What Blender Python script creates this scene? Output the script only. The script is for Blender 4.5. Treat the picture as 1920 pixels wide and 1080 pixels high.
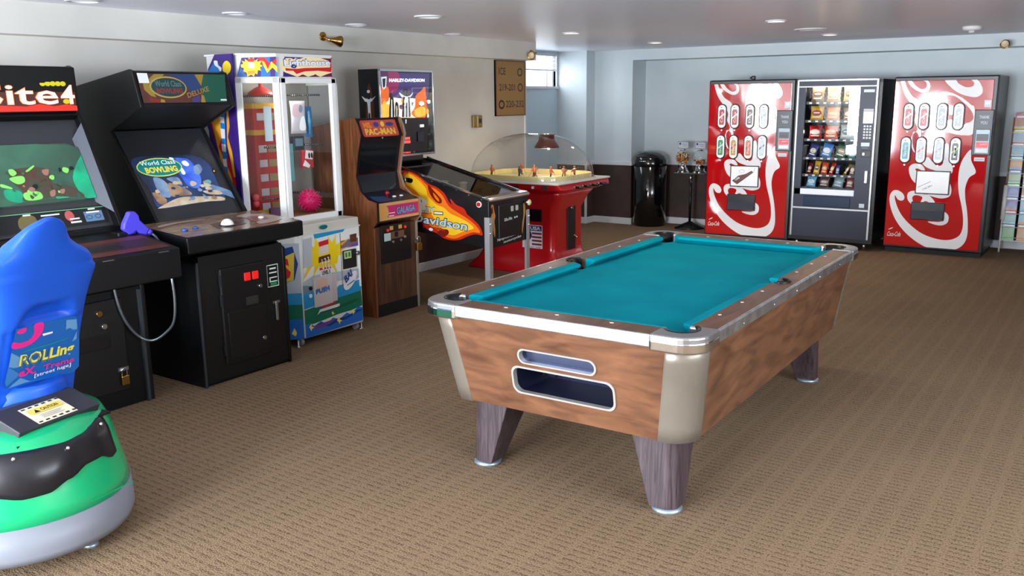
import bpy, math, random
from mathutils import Matrix, Vector
random.seed(7)
for o in list(bpy.data.objects): bpy.data.objects.remove(o)
S = bpy.context.scene
COL = S.collection
# ------------------------------------------------------------------ camera
cam_data = bpy.data.cameras.new('camera'); cam = bpy.data.objects.new('camera', cam_data); COL.objects.link(cam)
PITCH, ROLL, YAW, FOC, EYE = .20986, -.010869, .60793, 1668.16, 1.65
_f = Vector((-math.sin(YAW)*math.cos(PITCH), math.cos(YAW)*math.cos(PITCH), -math.sin(PITCH)))
_r = Vector((math.cos(YAW), math.sin(YAW), 0)); _u = _r.cross(_f)
_r2 = _r*math.cos(ROLL)+_u*math.sin(ROLL); _u2 = -_r*math.sin(ROLL)+_u*math.cos(ROLL)
cam.matrix_world = Matrix(((_r2.x,_u2.x,-_f.x,0),(_r2.y,_u2.y,-_f.y,0),(_r2.z,_u2.z,-_f.z,EYE),(0,0,0,1)))
cam_data.sensor_width = 36; cam_data.lens = FOC/1920*36; cam_data.clip_start = .05
S.camera = cam
# ------------------------------------------------------------------ world, daylight, exposure
S.view_settings.view_transform = 'Standard'; S.view_settings.look = 'None'
S.view_settings.exposure = 0.28; S.view_settings.gamma = 1; S.view_settings.use_curve_mapping = False
W = bpy.data.worlds.new('world'); S.world = W; W.use_nodes = True
W.node_tree.nodes['Background'].inputs[0].default_value = (.80, .90, 1, 1)
W.node_tree.nodes['Background'].inputs[1].default_value = 2.5
def area(name, loc, size, direction, watts, col):
    l = bpy.data.lights.new(name, 'AREA'); l.shape = 'RECTANGLE'; l.size, l.size_y = size; l.energy = watts; l.color = col
    o = bpy.data.objects.new(name, l); COL.objects.link(o); o.location = loc
    o.rotation_euler = Vector(direction).to_track_quat('-Z', 'Y').to_euler(); return o
DAY = (.86, .93, 1)
REAR_Y = -3.4
REAR_AND_ADDED_WINDOWS = [(-5.5, -4.9, .1, 1.95), (-4.35, -3.8, .3, 1.65), (-2.7, -1.9, .35, 2.12), (-1.82, -1.0, .35, 2.12)]   # x0, x1, z0, z1: first two read from glare, last two added for general light
for (a, b, c, d) in REAR_AND_ADDED_WINDOWS:
    area('window_daylight', ((a+b)/2, REAR_Y+.02, (c+d)/2), (b-a-.1, d-c-.1), (0, 1, -.0), 160*(b-a)*(d-c), DAY)
RIGHT_WINDOWS = [(.6, 2.0, 1.0, 2.1), (2.4, 3.8, 1.0, 2.1)]      # y0, y1, z0, z1: windows in the wall right of the camera
for (a, b, c, d) in RIGHT_WINDOWS:
    area('window_daylight', (2.58, (a+b)/2, (c+d)/2), (b-a-.1, d-c-.1), (-1, 0, 0), 42*(b-a)*(d-c), DAY)
area('alcove_daylight', (-6.425, 9.63, 2.005), (1.24, .40), (1, 0, 0), 7, DAY)
# ------------------------------------------------------------------ helpers
def lin(c):
    return tuple(((v/255)/12.92 if v/255 <= .04045 else ((v/255+.055)/1.055)**2.4) for v in c)
MATS = {}
def M(name, col=(128,128,128), rough=.5, metal=0, spec=.5, emit=0, ecol=None, coat=0):
    if name in MATS: return MATS[name]
    m = bpy.data.materials.new(name); m.use_nodes = True; b = m.node_tree.nodes['Principled BSDF']
    b.inputs['Base Color'].default_value = (*lin(col), 1); b.inputs['Roughness'].default_value = rough
    b.inputs['Metallic'].default_value = metal; b.inputs['Specular IOR Level'].default_value = spec
    b.inputs['Coat Weight'].default_value = coat; b.inputs['Coat Roughness'].default_value = .06
    if emit:
        b.inputs['Emission Color'].default_value = (*lin(ecol or col), 1); b.inputs['Emission Strength'].default_value = emit
    m.diffuse_color = (*lin(col), 1); MATS[name] = m; return m
def nodes(m):
    nt = m.node_tree; return nt, nt.nodes['Principled BSDF'], nt.nodes.new, nt.links.new
def grain(m, c1, c2, scale=(1,1,1), nscale=6, detail=6, bump=0, dist=0, coords='Object', lo=.35, hi=.65):
    nt, b, N, Lk = nodes(m)
    tc = N('ShaderNodeTexCoord'); mp = N('ShaderNodeMapping'); mp.inputs['Scale'].default_value = scale
    Lk(tc.outputs[coords], mp.inputs[0]); n = N('ShaderNodeTexNoise'); n.inputs['Scale'].default_value = nscale
    n.inputs['Detail'].default_value = detail; n.inputs['Distortion'].default_value = dist; Lk(mp.outputs[0], n.inputs['Vector'])
    r = N('ShaderNodeValToRGB'); r.color_ramp.elements[0].position = lo; r.color_ramp.elements[1].position = hi
    r.color_ramp.elements[0].color = (*lin(c1), 1); r.color_ramp.elements[1].color = (*lin(c2), 1)
    Lk(n.outputs['Fac'], r.inputs[0]); Lk(r.outputs[0], b.inputs['Base Color'])
    if bump:
        bp = N('ShaderNodeBump'); bp.inputs['Strength'].default_value = bump; bp.inputs['Distance'].default_value = .004
        Lk(n.outputs['Fac'], bp.inputs['Height']); Lk(bp.outputs[0], b.inputs['Normal'])
    return m
def glass(name, tint=(1,1,1), refl=1.0, rough=.0):
    m = bpy.data.materials.new(name); m.use_nodes = True; nt = m.node_tree; nt.nodes.clear()
    o = nt.nodes.new('ShaderNodeOutputMaterial'); mx = nt.nodes.new('ShaderNodeMixShader')
    t = nt.nodes.new('ShaderNodeBsdfTransparent'); t.inputs[0].default_value = (*tint, 1)
    g = nt.nodes.new('ShaderNodeBsdfGlossy'); g.inputs['Roughness'].default_value = rough
    fr = nt.nodes.new('ShaderNodeFresnel'); ge = nt.nodes.new('ShaderNodeNewGeometry'); io = nt.nodes.new('ShaderNodeMix')
    io.inputs[2].default_value = 1.45; io.inputs[3].default_value = 1/1.45; nt.links.new(ge.outputs['Backfacing'], io.inputs[0]); nt.links.new(io.outputs[0], fr.inputs[0])
    ml = nt.nodes.new('ShaderNodeMath'); ml.operation = 'MULTIPLY'; ml.inputs[1].default_value = refl; ml.use_clamp = True
    nt.links.new(fr.outputs[0], ml.inputs[0]); nt.links.new(ml.outputs[0], mx.inputs[0])
    nt.links.new(t.outputs[0], mx.inputs[1]); nt.links.new(g.outputs[0], mx.inputs[2]); nt.links.new(mx.outputs[0], o.inputs[0])
    MATS[name] = m; return m
class G:
    def __init__(s): s.v = []; s.f = []; s.m = []; s.s = []
    def add(s, vs, fs, mi=0, sm=False):
        k = len(s.v); s.v += [tuple(p) for p in vs]
        for f in fs: s.f.append([i+k for i in f]); s.m.append(mi); s.s.append(sm)
        return s
    def box(s, x0, x1, y0, y1, z0, z1, mi=0):
        return s.add([(x0,y0,z0),(x1,y0,z0),(x1,y1,z0),(x0,y1,z0),(x0,y0,z1),(x1,y0,z1),(x1,y1,z1),(x0,y1,z1)],
            [(3,2,1,0),(4,5,6,7),(0,1,5,4),(1,2,6,5),(2,3,7,6),(3,0,4,7)], mi)
    def loft(s, rings, mi=0, sm=True, caps=True, closed=True):
        n = len(rings[0]); vs = [p for r in rings for p in r]; fs = []
        for j in range(len(rings)-1):
            for i in range(n if closed else n-1):
                a, b = j*n+i, j*n+(i+1) % n; fs.append((a, b, b+n, a+n))
        s.add(vs, fs, mi, sm)
        if caps:
            s.add(rings[0], [tuple(range(n))[::-1]], mi, False); s.add(rings[-1], [tuple(range(n))], mi, False)
        return s
    def prism(s, prof, a, b, axis='x', mi=0, sm=False):
        f = {'x': lambda p, t: (t, p[0], p[1]), 'y': lambda p, t: (p[0], t, p[1]), 'z': lambda p, t: (p[0], p[1], t)}[axis]
        return s.loft([[f(p, a) for p in prof], [f(p, b) for p in prof]], mi, sm)
    def lathe(s, prof, c=(0,0,0), n=24, axis='z', mi=0, sx=1, sy=1, sm=True):
        rings = []
        for r, h in prof:
            ring = []
            for i in range(n):
                a = 2*math.pi*i/n; x, y = r*math.cos(a)*sx, r*math.sin(a)*sy
                p = {'z': (x, y, h), 'y': (x, h, y), 'x': (h, x, y)}[axis]
                ring.append((c[0]+p[0], c[1]+p[1], c[2]+p[2]))
            rings.append(ring)
        return s.loft(rings, mi, sm)
    def ball(s, c, r, n=20, mi=0, sq=(1,1,1)):
        prof = [(max(1e-4, r*math.sin(math.pi*j/(n//2))), -r*math.cos(math.pi*j/(n//2))) for j in range(n//2+1)]
        g = G().lathe(prof, (0,0,0), n)
        return s.add([(c[0]+x*sq[0], c[1]+y*sq[1], c[2]+z*sq[2]) for x, y, z in g.v], g.f, mi, True)
    def tube(s, pts, r, n=8, mi=0, smooth=True):
        pts = [Vector(p) for p in pts]; rings = []; ref = Vector((0,0,1)); 
        for i, p in enumerate(pts):
            t = (pts[min(i+1, len(pts)-1)]-pts[max(i-1, 0)]).normalized()
            if abs(t.dot(ref)) > .95: ref = Vector((1,0,0)) if abs(t.x) < .9 else Vector((0,1,0))
            a = t.cross(ref).normalized(); b = t.cross(a); ref = -b if i else ref
            rr = r[i] if isinstance(r, (list, tuple)) else r
            rings.append([tuple(p+(a*math.cos(2*math.pi*k/n)+b*math.sin(2*math.pi*k/n))*rr) for k in range(n)])
            ref = a.cross(t)
        return s.loft(rings, mi, smooth)
    def obj(s, name, mats, parent=None, bevel=0, seg=2, loc=None, label=None):
        me = bpy.data.meshes.new(name); me.from_pydata(s.v, [], s.f)
        for m in (mats if isinstance(mats, (list, tuple)) else [mats]): me.materials.append(m)
        me.polygons.foreach_set('material_index', s.m); me.polygons.foreach_set('use_smooth', s.s); me.update()
        import bmesh
        bm = bmesh.new(); bm.from_mesh(me); bmesh.ops.remove_doubles(bm, verts=bm.verts, dist=1e-6)
        bmesh.ops.recalc_face_normals(bm, faces=bm.faces); bm.to_mesh(me); bm.free()
        o = bpy.data.objects.new(name, me); COL.objects.link(o); o.parent = parent
        if loc: o.location = loc
        if label: o['label'] = label
        if bevel:
            b = o.modifiers.new('bevel', 'BEVEL'); b.width = bevel; b.segments = seg; b.limit_method = 'ANGLE'; b.angle_limit = math.radians(40)
        return o
def T(name, label, cat, loc=(0,0,0), rotz=0, group=None):
    o = bpy.data.objects.new(name, None); COL.objects.link(o); o.location = loc; o.rotation_euler = (0,0,math.radians(rotz))
    o['label'] = label; o['category'] = cat; o.empty_display_size = .1
    if group: o['group'] = group
    return o
def tag(o, label, cat, group=None):
    o['label'] = label; o['category'] = cat
    if group: o['group'] = group
    return o
def struct(o, label=None):
    o['kind'] = 'structure'
    if label: o['label'] = label
    return o
def dup(o, parent=None, loc=None, label=None):
    c = o.copy(); COL.objects.link(c); c.parent = parent
    if loc: c.location = loc
    if label: c['label'] = label
    for ch in list(o.children): dup(ch, c)
    return c
def stadium(cx, cz, w, h, n=8, r=None):
    r = min(w, h)/2 if r is None else r; out = []
    for k, (sx, sz) in enumerate(((1,1),(-1,1),(-1,-1),(1,-1))):
        for i in range(n+1):
            a = math.pi/2*(k+i/n); out.append((cx+sx*(w/2-r)+r*math.cos(a), cz+sz*(h/2-r)+r*math.sin(a)))
    return out
def cat_rom(p, n=5):
    out = []; k = len(p)
    for i in range(k):
        a, b, c, d = p[i-1], p[i], p[(i+1) % k], p[(i+2) % k]
        for j in range(n):
            t = j/n
            out.append(tuple(.5*((2*b[q])+(c[q]-a[q])*t+(2*a[q]-5*b[q]+4*c[q]-d[q])*t*t+(3*b[q]-a[q]-3*c[q]+d[q])*t**3) for q in (0,1)))
    return out
TXT = {}
def text2d(s, bold=0.0):
    if (s, bold) in TXT: return TXT[(s, bold)]
    c = bpy.data.curves.new('t', 'FONT'); c.body = s; c.offset = bold; c.resolution_u = 2; c.fill_mode = 'FRONT'
    o = bpy.data.objects.new('t', c); COL.objects.link(o); bpy.context.view_layer.update()
    me = bpy.data.meshes.new_from_object(o.evaluated_get(bpy.context.evaluated_depsgraph_get()))
    vs = [(v.co.x, v.co.y) for v in me.vertices]; fs = [tuple(p.vertices) for p in me.polygons]
    bpy.data.objects.remove(o); bpy.data.curves.remove(c); bpy.data.meshes.remove(me)
    x0 = min(v[0] for v in vs); x1 = max(v[0] for v in vs); y0 = min(v[1] for v in vs); y1 = max(v[1] for v in vs)
    vs = [((x-x0)/(x1-x0), (y-y0)/(y1-y0)) for x, y in vs]
    TXT[(s, bold)] = (vs, fs); return vs, fs
# print(s) on a flat panel: plane = origin, u, v; every item is a flat inked shape, later items on top
def D(name, parent, o, u, v, items, pal, emit=0, rough=.35, lift=.0012, step=.00025, label=None, key='', coat=0, clip=None):
    o, u, v = Vector(o), Vector(u).normalized(), Vector(v).normalized(); n = u.cross(v); g = G(); mats = []; idx = {}
    for k, it in enumerate(items):
        kind, mc = it[0], it[1]
        if mc not in idx:
            c = pal[mc]; idx[mc] = len(mats)
            if isinstance(c, bpy.types.Material): mats.append(c); c = None
            if c is not None: e = emit if not isinstance(emit, dict) else emit.get(mc, 0)
            if c is not None: mats.append(M('ink_%s_%s_%s' % (c, round(e, 2), rough), c, rough, emit=e, coat=coat))
        if kind in 'ps': pts = it[2] if kind == 'p' else cat_rom(it[2]); fs = [tuple(range(len(pts)))]
        elif kind == 'r': a, b, c_, d = it[2]; pts = [(a,c_),(b,c_),(b,d),(a,d)]; fs = [(0,1,2,3)]
        elif kind == 'e': cx, cy, rx, ry = it[2]; pts = [(cx+rx*math.cos(t*math.pi/12), cy+ry*math.sin(t*math.pi/12)) for t in range(24)]; fs = [tuple(range(24))]
        elif kind == 'o':  # ring
            cx, cy, rx, ry, w = it[2]; q = 24
            pts = [(cx+rx*math.cos(t*2*math.pi/q), cy+ry*math.sin(t*2*math.pi/q)) for t in range(q)]+[(cx+(rx-w)*math.cos(t*2*math.pi/q), cy+(ry-w)*math.sin(t*2*math.pi/q)) for t in range(q)]
            fs = [(t, (t+1) % q, q+(t+1) % q, q+t) for t in range(q)]
        elif kind == 't':   # text: string, baseline-left point, baseline-right point, height, bold, shear
            st, p0, p1, h = it[2][:4]; bold = it[2][4] if len(it[2]) > 4 else .01; sh = it[2][5] if len(it[2]) > 5 else 0
            vs, fs = text2d(st, bold); dx, dy = p1[0]-p0[0], p1[1]-p0[1]; ln = math.hypot(dx, dy); nx, ny = -dy/ln, dx/ln
            pts = [(p0[0]+dx*(x+sh*y*h/ln)+nx*y*h, p0[1]+dy*(x+sh*y*h/ln)+ny*y*h) for x, y in vs]
        elif kind == 'l':   # stroke along a path: points, width
            path, w = it[2]; pts = []; fs = []; L_ = []; R_ = []
            for i, p in enumerate(path):
                a, b = path[max(i-1,0)], path[min(i+1,len(path)-1)]; d = math.hypot(b[0]-a[0], b[1]-a[1]) or 1; q = ((a[1]-b[1])/d*w/2, (b[0]-a[0])/d*w/2)
                L_.append((p[0]+q[0], p[1]+q[1])); R_.append((p[0]-q[0], p[1]-q[1]))
            pts = L_+R_; m_ = len(path); fs = [(i, i+1, m_+i+1, m_+i) for i in range(m_-1)]
        if clip: pts = [(min(max(x, clip[0]), clip[1]), min(max(y, clip[2]), clip[3])) for x, y in pts]
        h = lift+step*k
        g.add([o+u*x+v*y+n*h for x, y in pts], fs, idx[mc])
    me = bpy.data.meshes.new(name); me.from_pydata(g.v, [], g.f)
    for m in mats: me.materials.append(m)
    me.polygons.foreach_set('material_index', g.m); me.update()
    ob = bpy.data.objects.new(name, me); COL.objects.link(ob); ob.parent = parent
    if label: ob['label'] = label
    return ob
def flecks(n, box, keys, size, seed, asp=1.0):
    rn = random.Random(seed); out = []
    for _ in range(n):
        cx, cy = rn.uniform(box[0], box[1]), rn.uniform(box[2], box[3]); s = size*rn.uniform(.4, 1.3); a0 = rn.uniform(0, 6.28)
        out.append(('s', rn.choice(keys), [(cx+s*asp*rn.uniform(.5,1.2)*math.cos(a0+k*1.2566), cy+s*rn.uniform(.5,1.2)*math.sin(a0+k*1.2566)) for k in range(5)]))
    return out
def glow(name, c1, c2, strength, nscale, axis_scale=(1,1,1), rough=.2, lo=.35, hi=.65):
    m = grain(M(name, c1, rough), c1, c2, axis_scale, nscale, 5, lo=lo, hi=hi, dist=.6); nt, b, N, Lk = nodes(m)
    Lk(b.inputs['Base Color'].links[0].from_socket, b.inputs['Emission Color']); b.inputs['Emission Strength'].default_value = strength; return m
# shared materials
CHROME = M('chrome', (225,228,232), .12, 1); STEEL = M('brushed_steel', (190,192,195), .3, 1)
BLACK = M('black_plastic', (11,11,13), .35); BLACKM = M('black_matte', (14,14,16), .6); BRASS = M('brass', (190,150,80), .25, 1)
WHITE = M('white_paint', (235,235,232), .4); SILVER = M('silver_paint', (205,207,212), .3, .6); RED = M('red_plastic', (200,20,30), .3)
GLASS = glass('clear_glass', (.97,.98,.98)); DGLASS = glass('smoked_glass', (.55,.58,.6), 1.0)
BLACKCAB = M('black_laminate', (8,9,11), .42, spec=.35)
# ------------------------------------------------------------------ flat print outlines (panel coordinates in metres)
ART={
 'coke_low':[
  ('s','w',[(0.188,0.582),(0.168,0.552),(0.125,0.561),(0.092,0.605),(0.105,0.531),(0.163,0.413),(0.257,0.31),(0.381,0.221),(0.521,0.174),(0.645,0.169),(0.734,0.214),(0.765,0.295),(0.762,0.407),(0.737,0.528),(0.701,0.659),(0.684,0.791),(0.688,0.923),(0.719,1.022),(0.775,1.098),(0.786,0.992),(0.838,0.876),(0.782,0.817),(0.756,0.717),(0.765,0.607),(0.791,0.486),(0.81,0.354),(0.814,0.22),(0.781,0.127),(0.705,0.07),(0.594,0.048),(0.467,0.066),(0.335,0.13),(0.209,0.231),(0.113,0.352),(0.054,0.488),(0.041,0.591),(0.069,0.65),(0.117,0.658),(0.168,0.627)]),
  ('s','w',[(0.335,0.928),(0.292,0.941),(0.24,0.936),(0.209,0.896),(0.222,0.823),(0.259,0.762),(0.303,0.739),(0.3,0.843),(0.271,0.881),(0.291,0.893),(0.345,0.872),(0.365,0.879)]),
  ('s','w',[(0.333,0.956),(0.38,1.013),(0.425,0.97),(0.475,0.927),(0.529,0.956),(0.516,1.116),(0.564,1.15),(0.587,0.986),(0.621,0.921),(0.62,0.86),(0.569,0.842),(0.464,0.877),(0.379,0.907)]),
  ('s','w',[(0.607,0.754),(0.63,0.689),(0.618,0.621),(0.548,0.595),(0.465,0.608),(0.411,0.631),(0.524,0.639),(0.594,0.665)]),
  ('s','w',[(0.284,0.501),(0.227,0.555),(0.214,0.617),(0.241,0.653),(0.304,0.66),(0.359,0.631),(0.422,0.622),(0.485,0.553),(0.45,0.539),(0.396,0.559),(0.345,0.533),(0.362,0.597),(0.297,0.616),(0.265,0.592),(0.277,0.535)]),
  ('s','w',[(0.58,0.457),(0.624,0.42),(0.622,0.352),(0.571,0.317),(0.499,0.321),(0.434,0.348),(0.548,0.353),(0.587,0.384)]),
 ],
 'coke_top':[
  ('s','w',[(0.064,1.789),(0.099,1.788),(0.124,1.726),(0.182,1.635),(0.273,1.556),(0.289,1.363),(0.307,1.131),(0.267,1.247),(0.218,1.263),(0.229,1.129),(0.254,1.059),(0.223,1.096),(0.206,1.213),(0.259,1.297),(0.225,1.379),(0.225,1.478),(0.119,1.627),(0.076,1.727)]),
  ('s','w',[(0.127,1.787),(0.17,1.782),(0.213,1.733),(0.27,1.699),(0.311,1.715),(0.307,1.764),(0.282,1.784),(0.321,1.784),(0.347,1.739),(0.34,1.69),(0.296,1.662),(0.233,1.679),(0.167,1.725)]),
  ('s','w',[(0.48,1.788),(0.573,1.787),(0.606,1.75),(0.675,1.713),(0.737,1.72),(0.745,1.756),(0.72,1.786),(0.771,1.785),(0.821,1.715),(0.826,1.652),(0.786,1.617),(0.713,1.621),(0.614,1.658),(0.534,1.719)]),
  ('s','w',[(0.421,1.624),(0.427,1.653),(0.478,1.67),(0.562,1.655),(0.655,1.606),(0.734,1.542),(0.773,1.502),(0.787,1.27),(0.694,1.24),(0.588,1.255),(0.51,1.287),(0.532,1.381),(0.584,1.389),(0.646,1.284),(0.699,1.353),(0.749,1.374),(0.771,1.414),(0.747,1.478),(0.682,1.55),(0.587,1.623),(0.504,1.636),(0.459,1.624),(0.429,1.527)]),
  ('p','w',[(0.534,1.543),(0.58,1.53),(0.584,1.438),(0.542,1.442)]),
  ('p','w',[(0.536,1.152),(0.565,1.128),(0.567,1.054),(0.542,0.987)]),
 ],
 'pin_flame':[
  ('s','r',[(0.813,1.097),(0.735,1.1),(0.65,1.072),(0.558,1.014),(0.475,0.987),(0.402,0.941),(0.354,0.871),(0.277,0.833),(0.206,0.799),(0.135,0.754),(0.083,0.709),(0.058,0.644),(0.12,0.646),(0.192,0.626),(0.266,0.594),(0.358,0.584),(0.432,0.598),(0.487,0.629),(0.6,0.668),(0.69,0.811),(0.764,0.901),(0.837,0.999)]),
  ('s','o',[(0.789,1.086),(0.726,1.088),(0.642,1.053),(0.559,0.995),(0.484,0.971),(0.421,0.925),(0.368,0.851),(0.296,0.809),(0.224,0.776),(0.153,0.738),(0.101,0.696),(0.082,0.66),(0.146,0.659),(0.228,0.631),(0.32,0.598),(0.413,0.611),(0.486,0.652),(0.597,0.723),(0.679,0.843),(0.743,0.918),(0.803,1.001)]),
  ('s','y',[(0.766,1.076),(0.698,1.066),(0.633,1.023),(0.578,0.971),(0.562,0.918),(0.479,0.853),(0.415,0.834),(0.351,0.791),(0.27,0.765),(0.189,0.732),(0.137,0.69),(0.227,0.662),(0.32,0.625),(0.393,0.635),(0.457,0.685),(0.52,0.759),(0.593,0.847),(0.665,0.937),(0.75,0.987),(0.783,1.017)]),
  ('s','d',[(0.558,1.003),(0.495,0.952),(0.431,0.894),(0.442,0.863),(0.488,0.876),(0.542,0.934)]),
  ('s','o',[(0.509,0.943),(0.459,0.9),(0.46,0.877),(0.496,0.906)]),
  ('s','r',[(0.348,0.905),(0.294,0.862),(0.223,0.836),(0.197,0.785),(0.26,0.804),(0.322,0.846)]),
  ('s','k',[(0.776,1.048),(0.709,1.043),(0.715,1.012),(0.768,1.018)]),
  ('s','d',[(0.477,0.645),(0.392,0.666),(0.37,0.637),(0.422,0.602),(0.468,0.622)]),
 ],
 'backglass':[
  ('p','purple',[(0.008,1.857),(0.66,1.862),(0.602,1.474),(-0.025,1.518)]),
  ('s','magenta',[(0.095,1.856),(0.252,1.859),(0.221,1.721),(0.108,1.714)]),
  ('s','violet',[(0.008,1.854),(0.117,1.856),(0.099,1.754),(0.031,1.72),(0.001,1.754)]),
  ('s','cream',[(-0.007,1.633),(0.127,1.666),(0.286,1.658),(0.452,1.657),(0.572,1.62),(0.517,1.506),(-0.015,1.518)]),
  ('s','or',[(-0.001,1.72),(0.11,1.748),(0.115,1.652),(0.08,1.618),(0.118,1.522),(-0.025,1.518)]),
  ('s','or2',[(0.025,1.619),(0.123,1.604),(0.095,1.515),(-0.015,1.518),(-0.011,1.572)]),
  ('s','or',[(0.453,1.678),(0.528,1.721),(0.579,1.75),(0.592,1.649),(0.579,1.511),(0.467,1.499),(0.385,1.537),(0.436,1.593)]),
  ('s','or2',[(0.434,1.565),(0.521,1.592),(0.576,1.577),(0.567,1.519),(0.444,1.514)]),
  ('p','steel',[(0.022,1.824),(0.091,1.829),(0.079,1.747),(0.048,1.727),(0.028,1.747)]),
  ('p','k',[(0.037,1.811),(0.076,1.815),(0.066,1.754),(0.049,1.741),(0.039,1.754)]),
  ('s','k',[(0.29,1.721),(0.326,1.735),(0.366,1.721),(0.376,1.693),(0.345,1.672),(0.299,1.675)]),
  ('s','steel',[(0.237,1.707),(0.288,1.686),(0.334,1.675),(0.382,1.686),(0.412,1.707),(0.406,1.689),(0.356,1.658),(0.286,1.661),(0.247,1.686)]),
  ('p','k',[(0.281,1.672),(0.369,1.672),(0.377,1.509),(0.26,1.511)]),
  ('p','steel',[(0.297,1.651),(0.321,1.651),(0.312,1.51),(0.289,1.511)]),
  ('p','steel',[(0.338,1.651),(0.35,1.651),(0.348,1.509),(0.33,1.51)]),
  ('s','steel',[(0.31,1.672),(0.345,1.672),(0.349,1.637),(0.325,1.626),(0.306,1.637)]),
  ('s','k',[(0.129,1.7),(0.151,1.693),(0.165,1.638),(0.163,1.514),(0.101,1.515),(0.115,1.652)]),
  ('p','steel',[(0.132,1.652),(0.144,1.652),(0.14,1.514),(0.123,1.515)]),
  ('s','k',[(0.181,1.624),(0.215,1.624),(0.223,1.568),(0.214,1.512),(0.174,1.513)]),
  ('p','steel',[(0.193,1.603),(0.202,1.603),(0.199,1.52),(0.188,1.52)]),
  ('s','cream',[(0.493,1.628),(0.536,1.635),(0.559,1.613),(0.522,1.599),(0.495,1.607)]),
  ('p','k',[(-0.036,1.515),(0.61,1.5),(0.576,1.225),(-0.064,1.26)]),
  ('p','steel',[(0.3,1.493),(0.317,1.492),(0.312,1.461),(0.3,1.461)]),
 ],
 'claw_door':[
  ('p','wht',[(0.033,0.774),(0.564,0.785),(0.562,0.074),(0.003,0.049)]),
  ('p','lgrey',[(0.11,0.483),(0.562,0.461),(0.559,0.388),(0.372,0.403),(0.07,0.404),(0.021,0.413),(0.012,0.448)]),
  ('p','grey2',[(0.005,0.428),(0.104,0.411),(0.101,0.364),(0.007,0.373)]),
  ('p','sky',[(0.131,0.765),(0.428,0.773),(0.408,0.746),(0.14,0.73)]),
  ('p','cyan',[(0.012,0.372),(0.101,0.372),(0.321,0.358),(0.346,0.372),(0.562,0.379),(0.561,0.297),(0.003,0.262)]),
  ('p','green',[(0.008,0.256),(0.104,0.263),(0.316,0.284),(0.558,0.297),(0.569,0.184),(0.454,0.17),(0.331,0.168),(0.212,0.157),(0.095,0.147),(0.003,0.149)]),
  ('s','dgreen',[(0.101,0.216),(0.217,0.227),(0.336,0.23),(0.459,0.242),(0.547,0.244),(0.458,0.22),(0.334,0.208),(0.215,0.206)]),
  ('p','blue',[(0.004,0.154),(0.051,0.157),(0.094,0.13),(0.153,0.152),(0.209,0.122),(0.27,0.154),(0.329,0.128),(0.404,0.162),(0.452,0.139),(0.518,0.185),(0.571,0.17),(0.567,0.073),(0,0.05)]),
  ('s','navy',[(0.094,0.13),(0.164,0.141),(0.232,0.117),(0.305,0.138),(0.402,0.135),(0.504,0.16),(0.567,0.152),(0.503,0.142),(0.401,0.117),(0.304,0.115),(0.231,0.1),(0.162,0.122)]),
  ('s','purp',[(0.082,0.123),(0.187,0.136),(0.281,0.138),(0.208,0.109),(0.115,0.103)]),
  ('p','yel',[(0.097,0.54),(0.014,0.465),(0.071,0.558),(-0.029,0.54),(0.075,0.608),(0.022,0.633),(0.094,0.647),(0.088,0.716),(0.13,0.672),(0.146,0.742),(0.18,0.669),(0.261,0.675),(0.26,0.735),(0.297,0.683),(0.336,0.738),(0.331,0.661),(0.416,0.693),(0.364,0.625),(0.397,0.594),(0.349,0.584),(0.339,0.532),(0.31,0.533),(0.331,0.463),(0.274,0.534),(0.226,0.515),(0.171,0.546),(0.109,0.474),(0.126,0.549)]),
  ('p','red',[(0.172,0.704),(0.264,0.713),(0.264,0.679),(0.175,0.671)]),
  ('p','lighth',[(0.175,0.67),(0.261,0.676),(0.259,0.619),(0.17,0.612)]),
  ('p','brown',[(0.166,0.601),(0.274,0.608),(0.274,0.569),(0.161,0.56)]),
  ('p','yel2',[(0.166,0.555),(0.279,0.561),(0.279,0.529),(0.169,0.524)]),
  ('p','red',[(0.167,0.523),(0.273,0.521),(0.275,0.507),(0.168,0.509)]),
  ('p','wht',[(0.17,0.507),(0.275,0.506),(0.274,0.468),(0.171,0.465)]),
  ('p','lgrey2',[(0.035,0.74),(0.113,0.746),(0.101,0.544),(0.026,0.548)]),
  ('p','panel',[(0.101,0.467),(0.322,0.464),(0.321,0.269),(0.102,0.264)]),
  ('p','peach',[(0.13,0.458),(0.245,0.455),(0.247,0.398),(0.138,0.405)]),
  ('p','red',[(0.173,0.258),(0.296,0.263),(0.301,0.251),(0.166,0.245)]),
  ('p','wht',[(0.148,0.237),(0.337,0.244),(0.336,0.226),(0.311,0.222),(0.152,0.218),(0.12,0.201)]),
  ('p','mgrey',[(0.38,0.684),(0.557,0.687),(0.559,0.651),(0.376,0.632)]),
  ('p','purp',[(0.389,0.639),(0.559,0.651),(0.56,0.629),(0.4,0.629)]),
  ('p','gold',[(0.373,0.668),(0.465,0.695),(0.383,0.649)]),
  ('p','gold',[(0.37,0.629),(0.486,0.643),(0.378,0.619)]),
  ('p','brown',[(0.469,0.717),(0.535,0.719),(0.531,0.664),(0.469,0.663)]),
  ('s','wht2',[(0.397,0.331),(0.382,0.365),(0.409,0.414),(0.461,0.446),(0.511,0.451),(0.521,0.422),(0.493,0.373),(0.44,0.332)]),
  ('p','star',[(-0.086,0.169),(-0.067,0.182),(-0.061,0.165),(-0.038,0.157),(-0.06,0.15),(-0.067,0.139),(-0.073,0.152)]),
  ('p','star',[(0.038,0.133),(0.06,0.155),(0.066,0.131),(0.088,0.122),(0.065,0.117),(0.056,0.101),(0.048,0.122)]),
  ('p','star',[(0.298,0.126),(0.324,0.15),(0.331,0.125),(0.354,0.116),(0.331,0.11),(0.324,0.093),(0.315,0.113)]),
  ('p','star',[(0.441,0.162),(0.465,0.177),(0.469,0.16),(0.491,0.152),(0.472,0.149),(0.464,0.134),(0.457,0.152)]),
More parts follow.
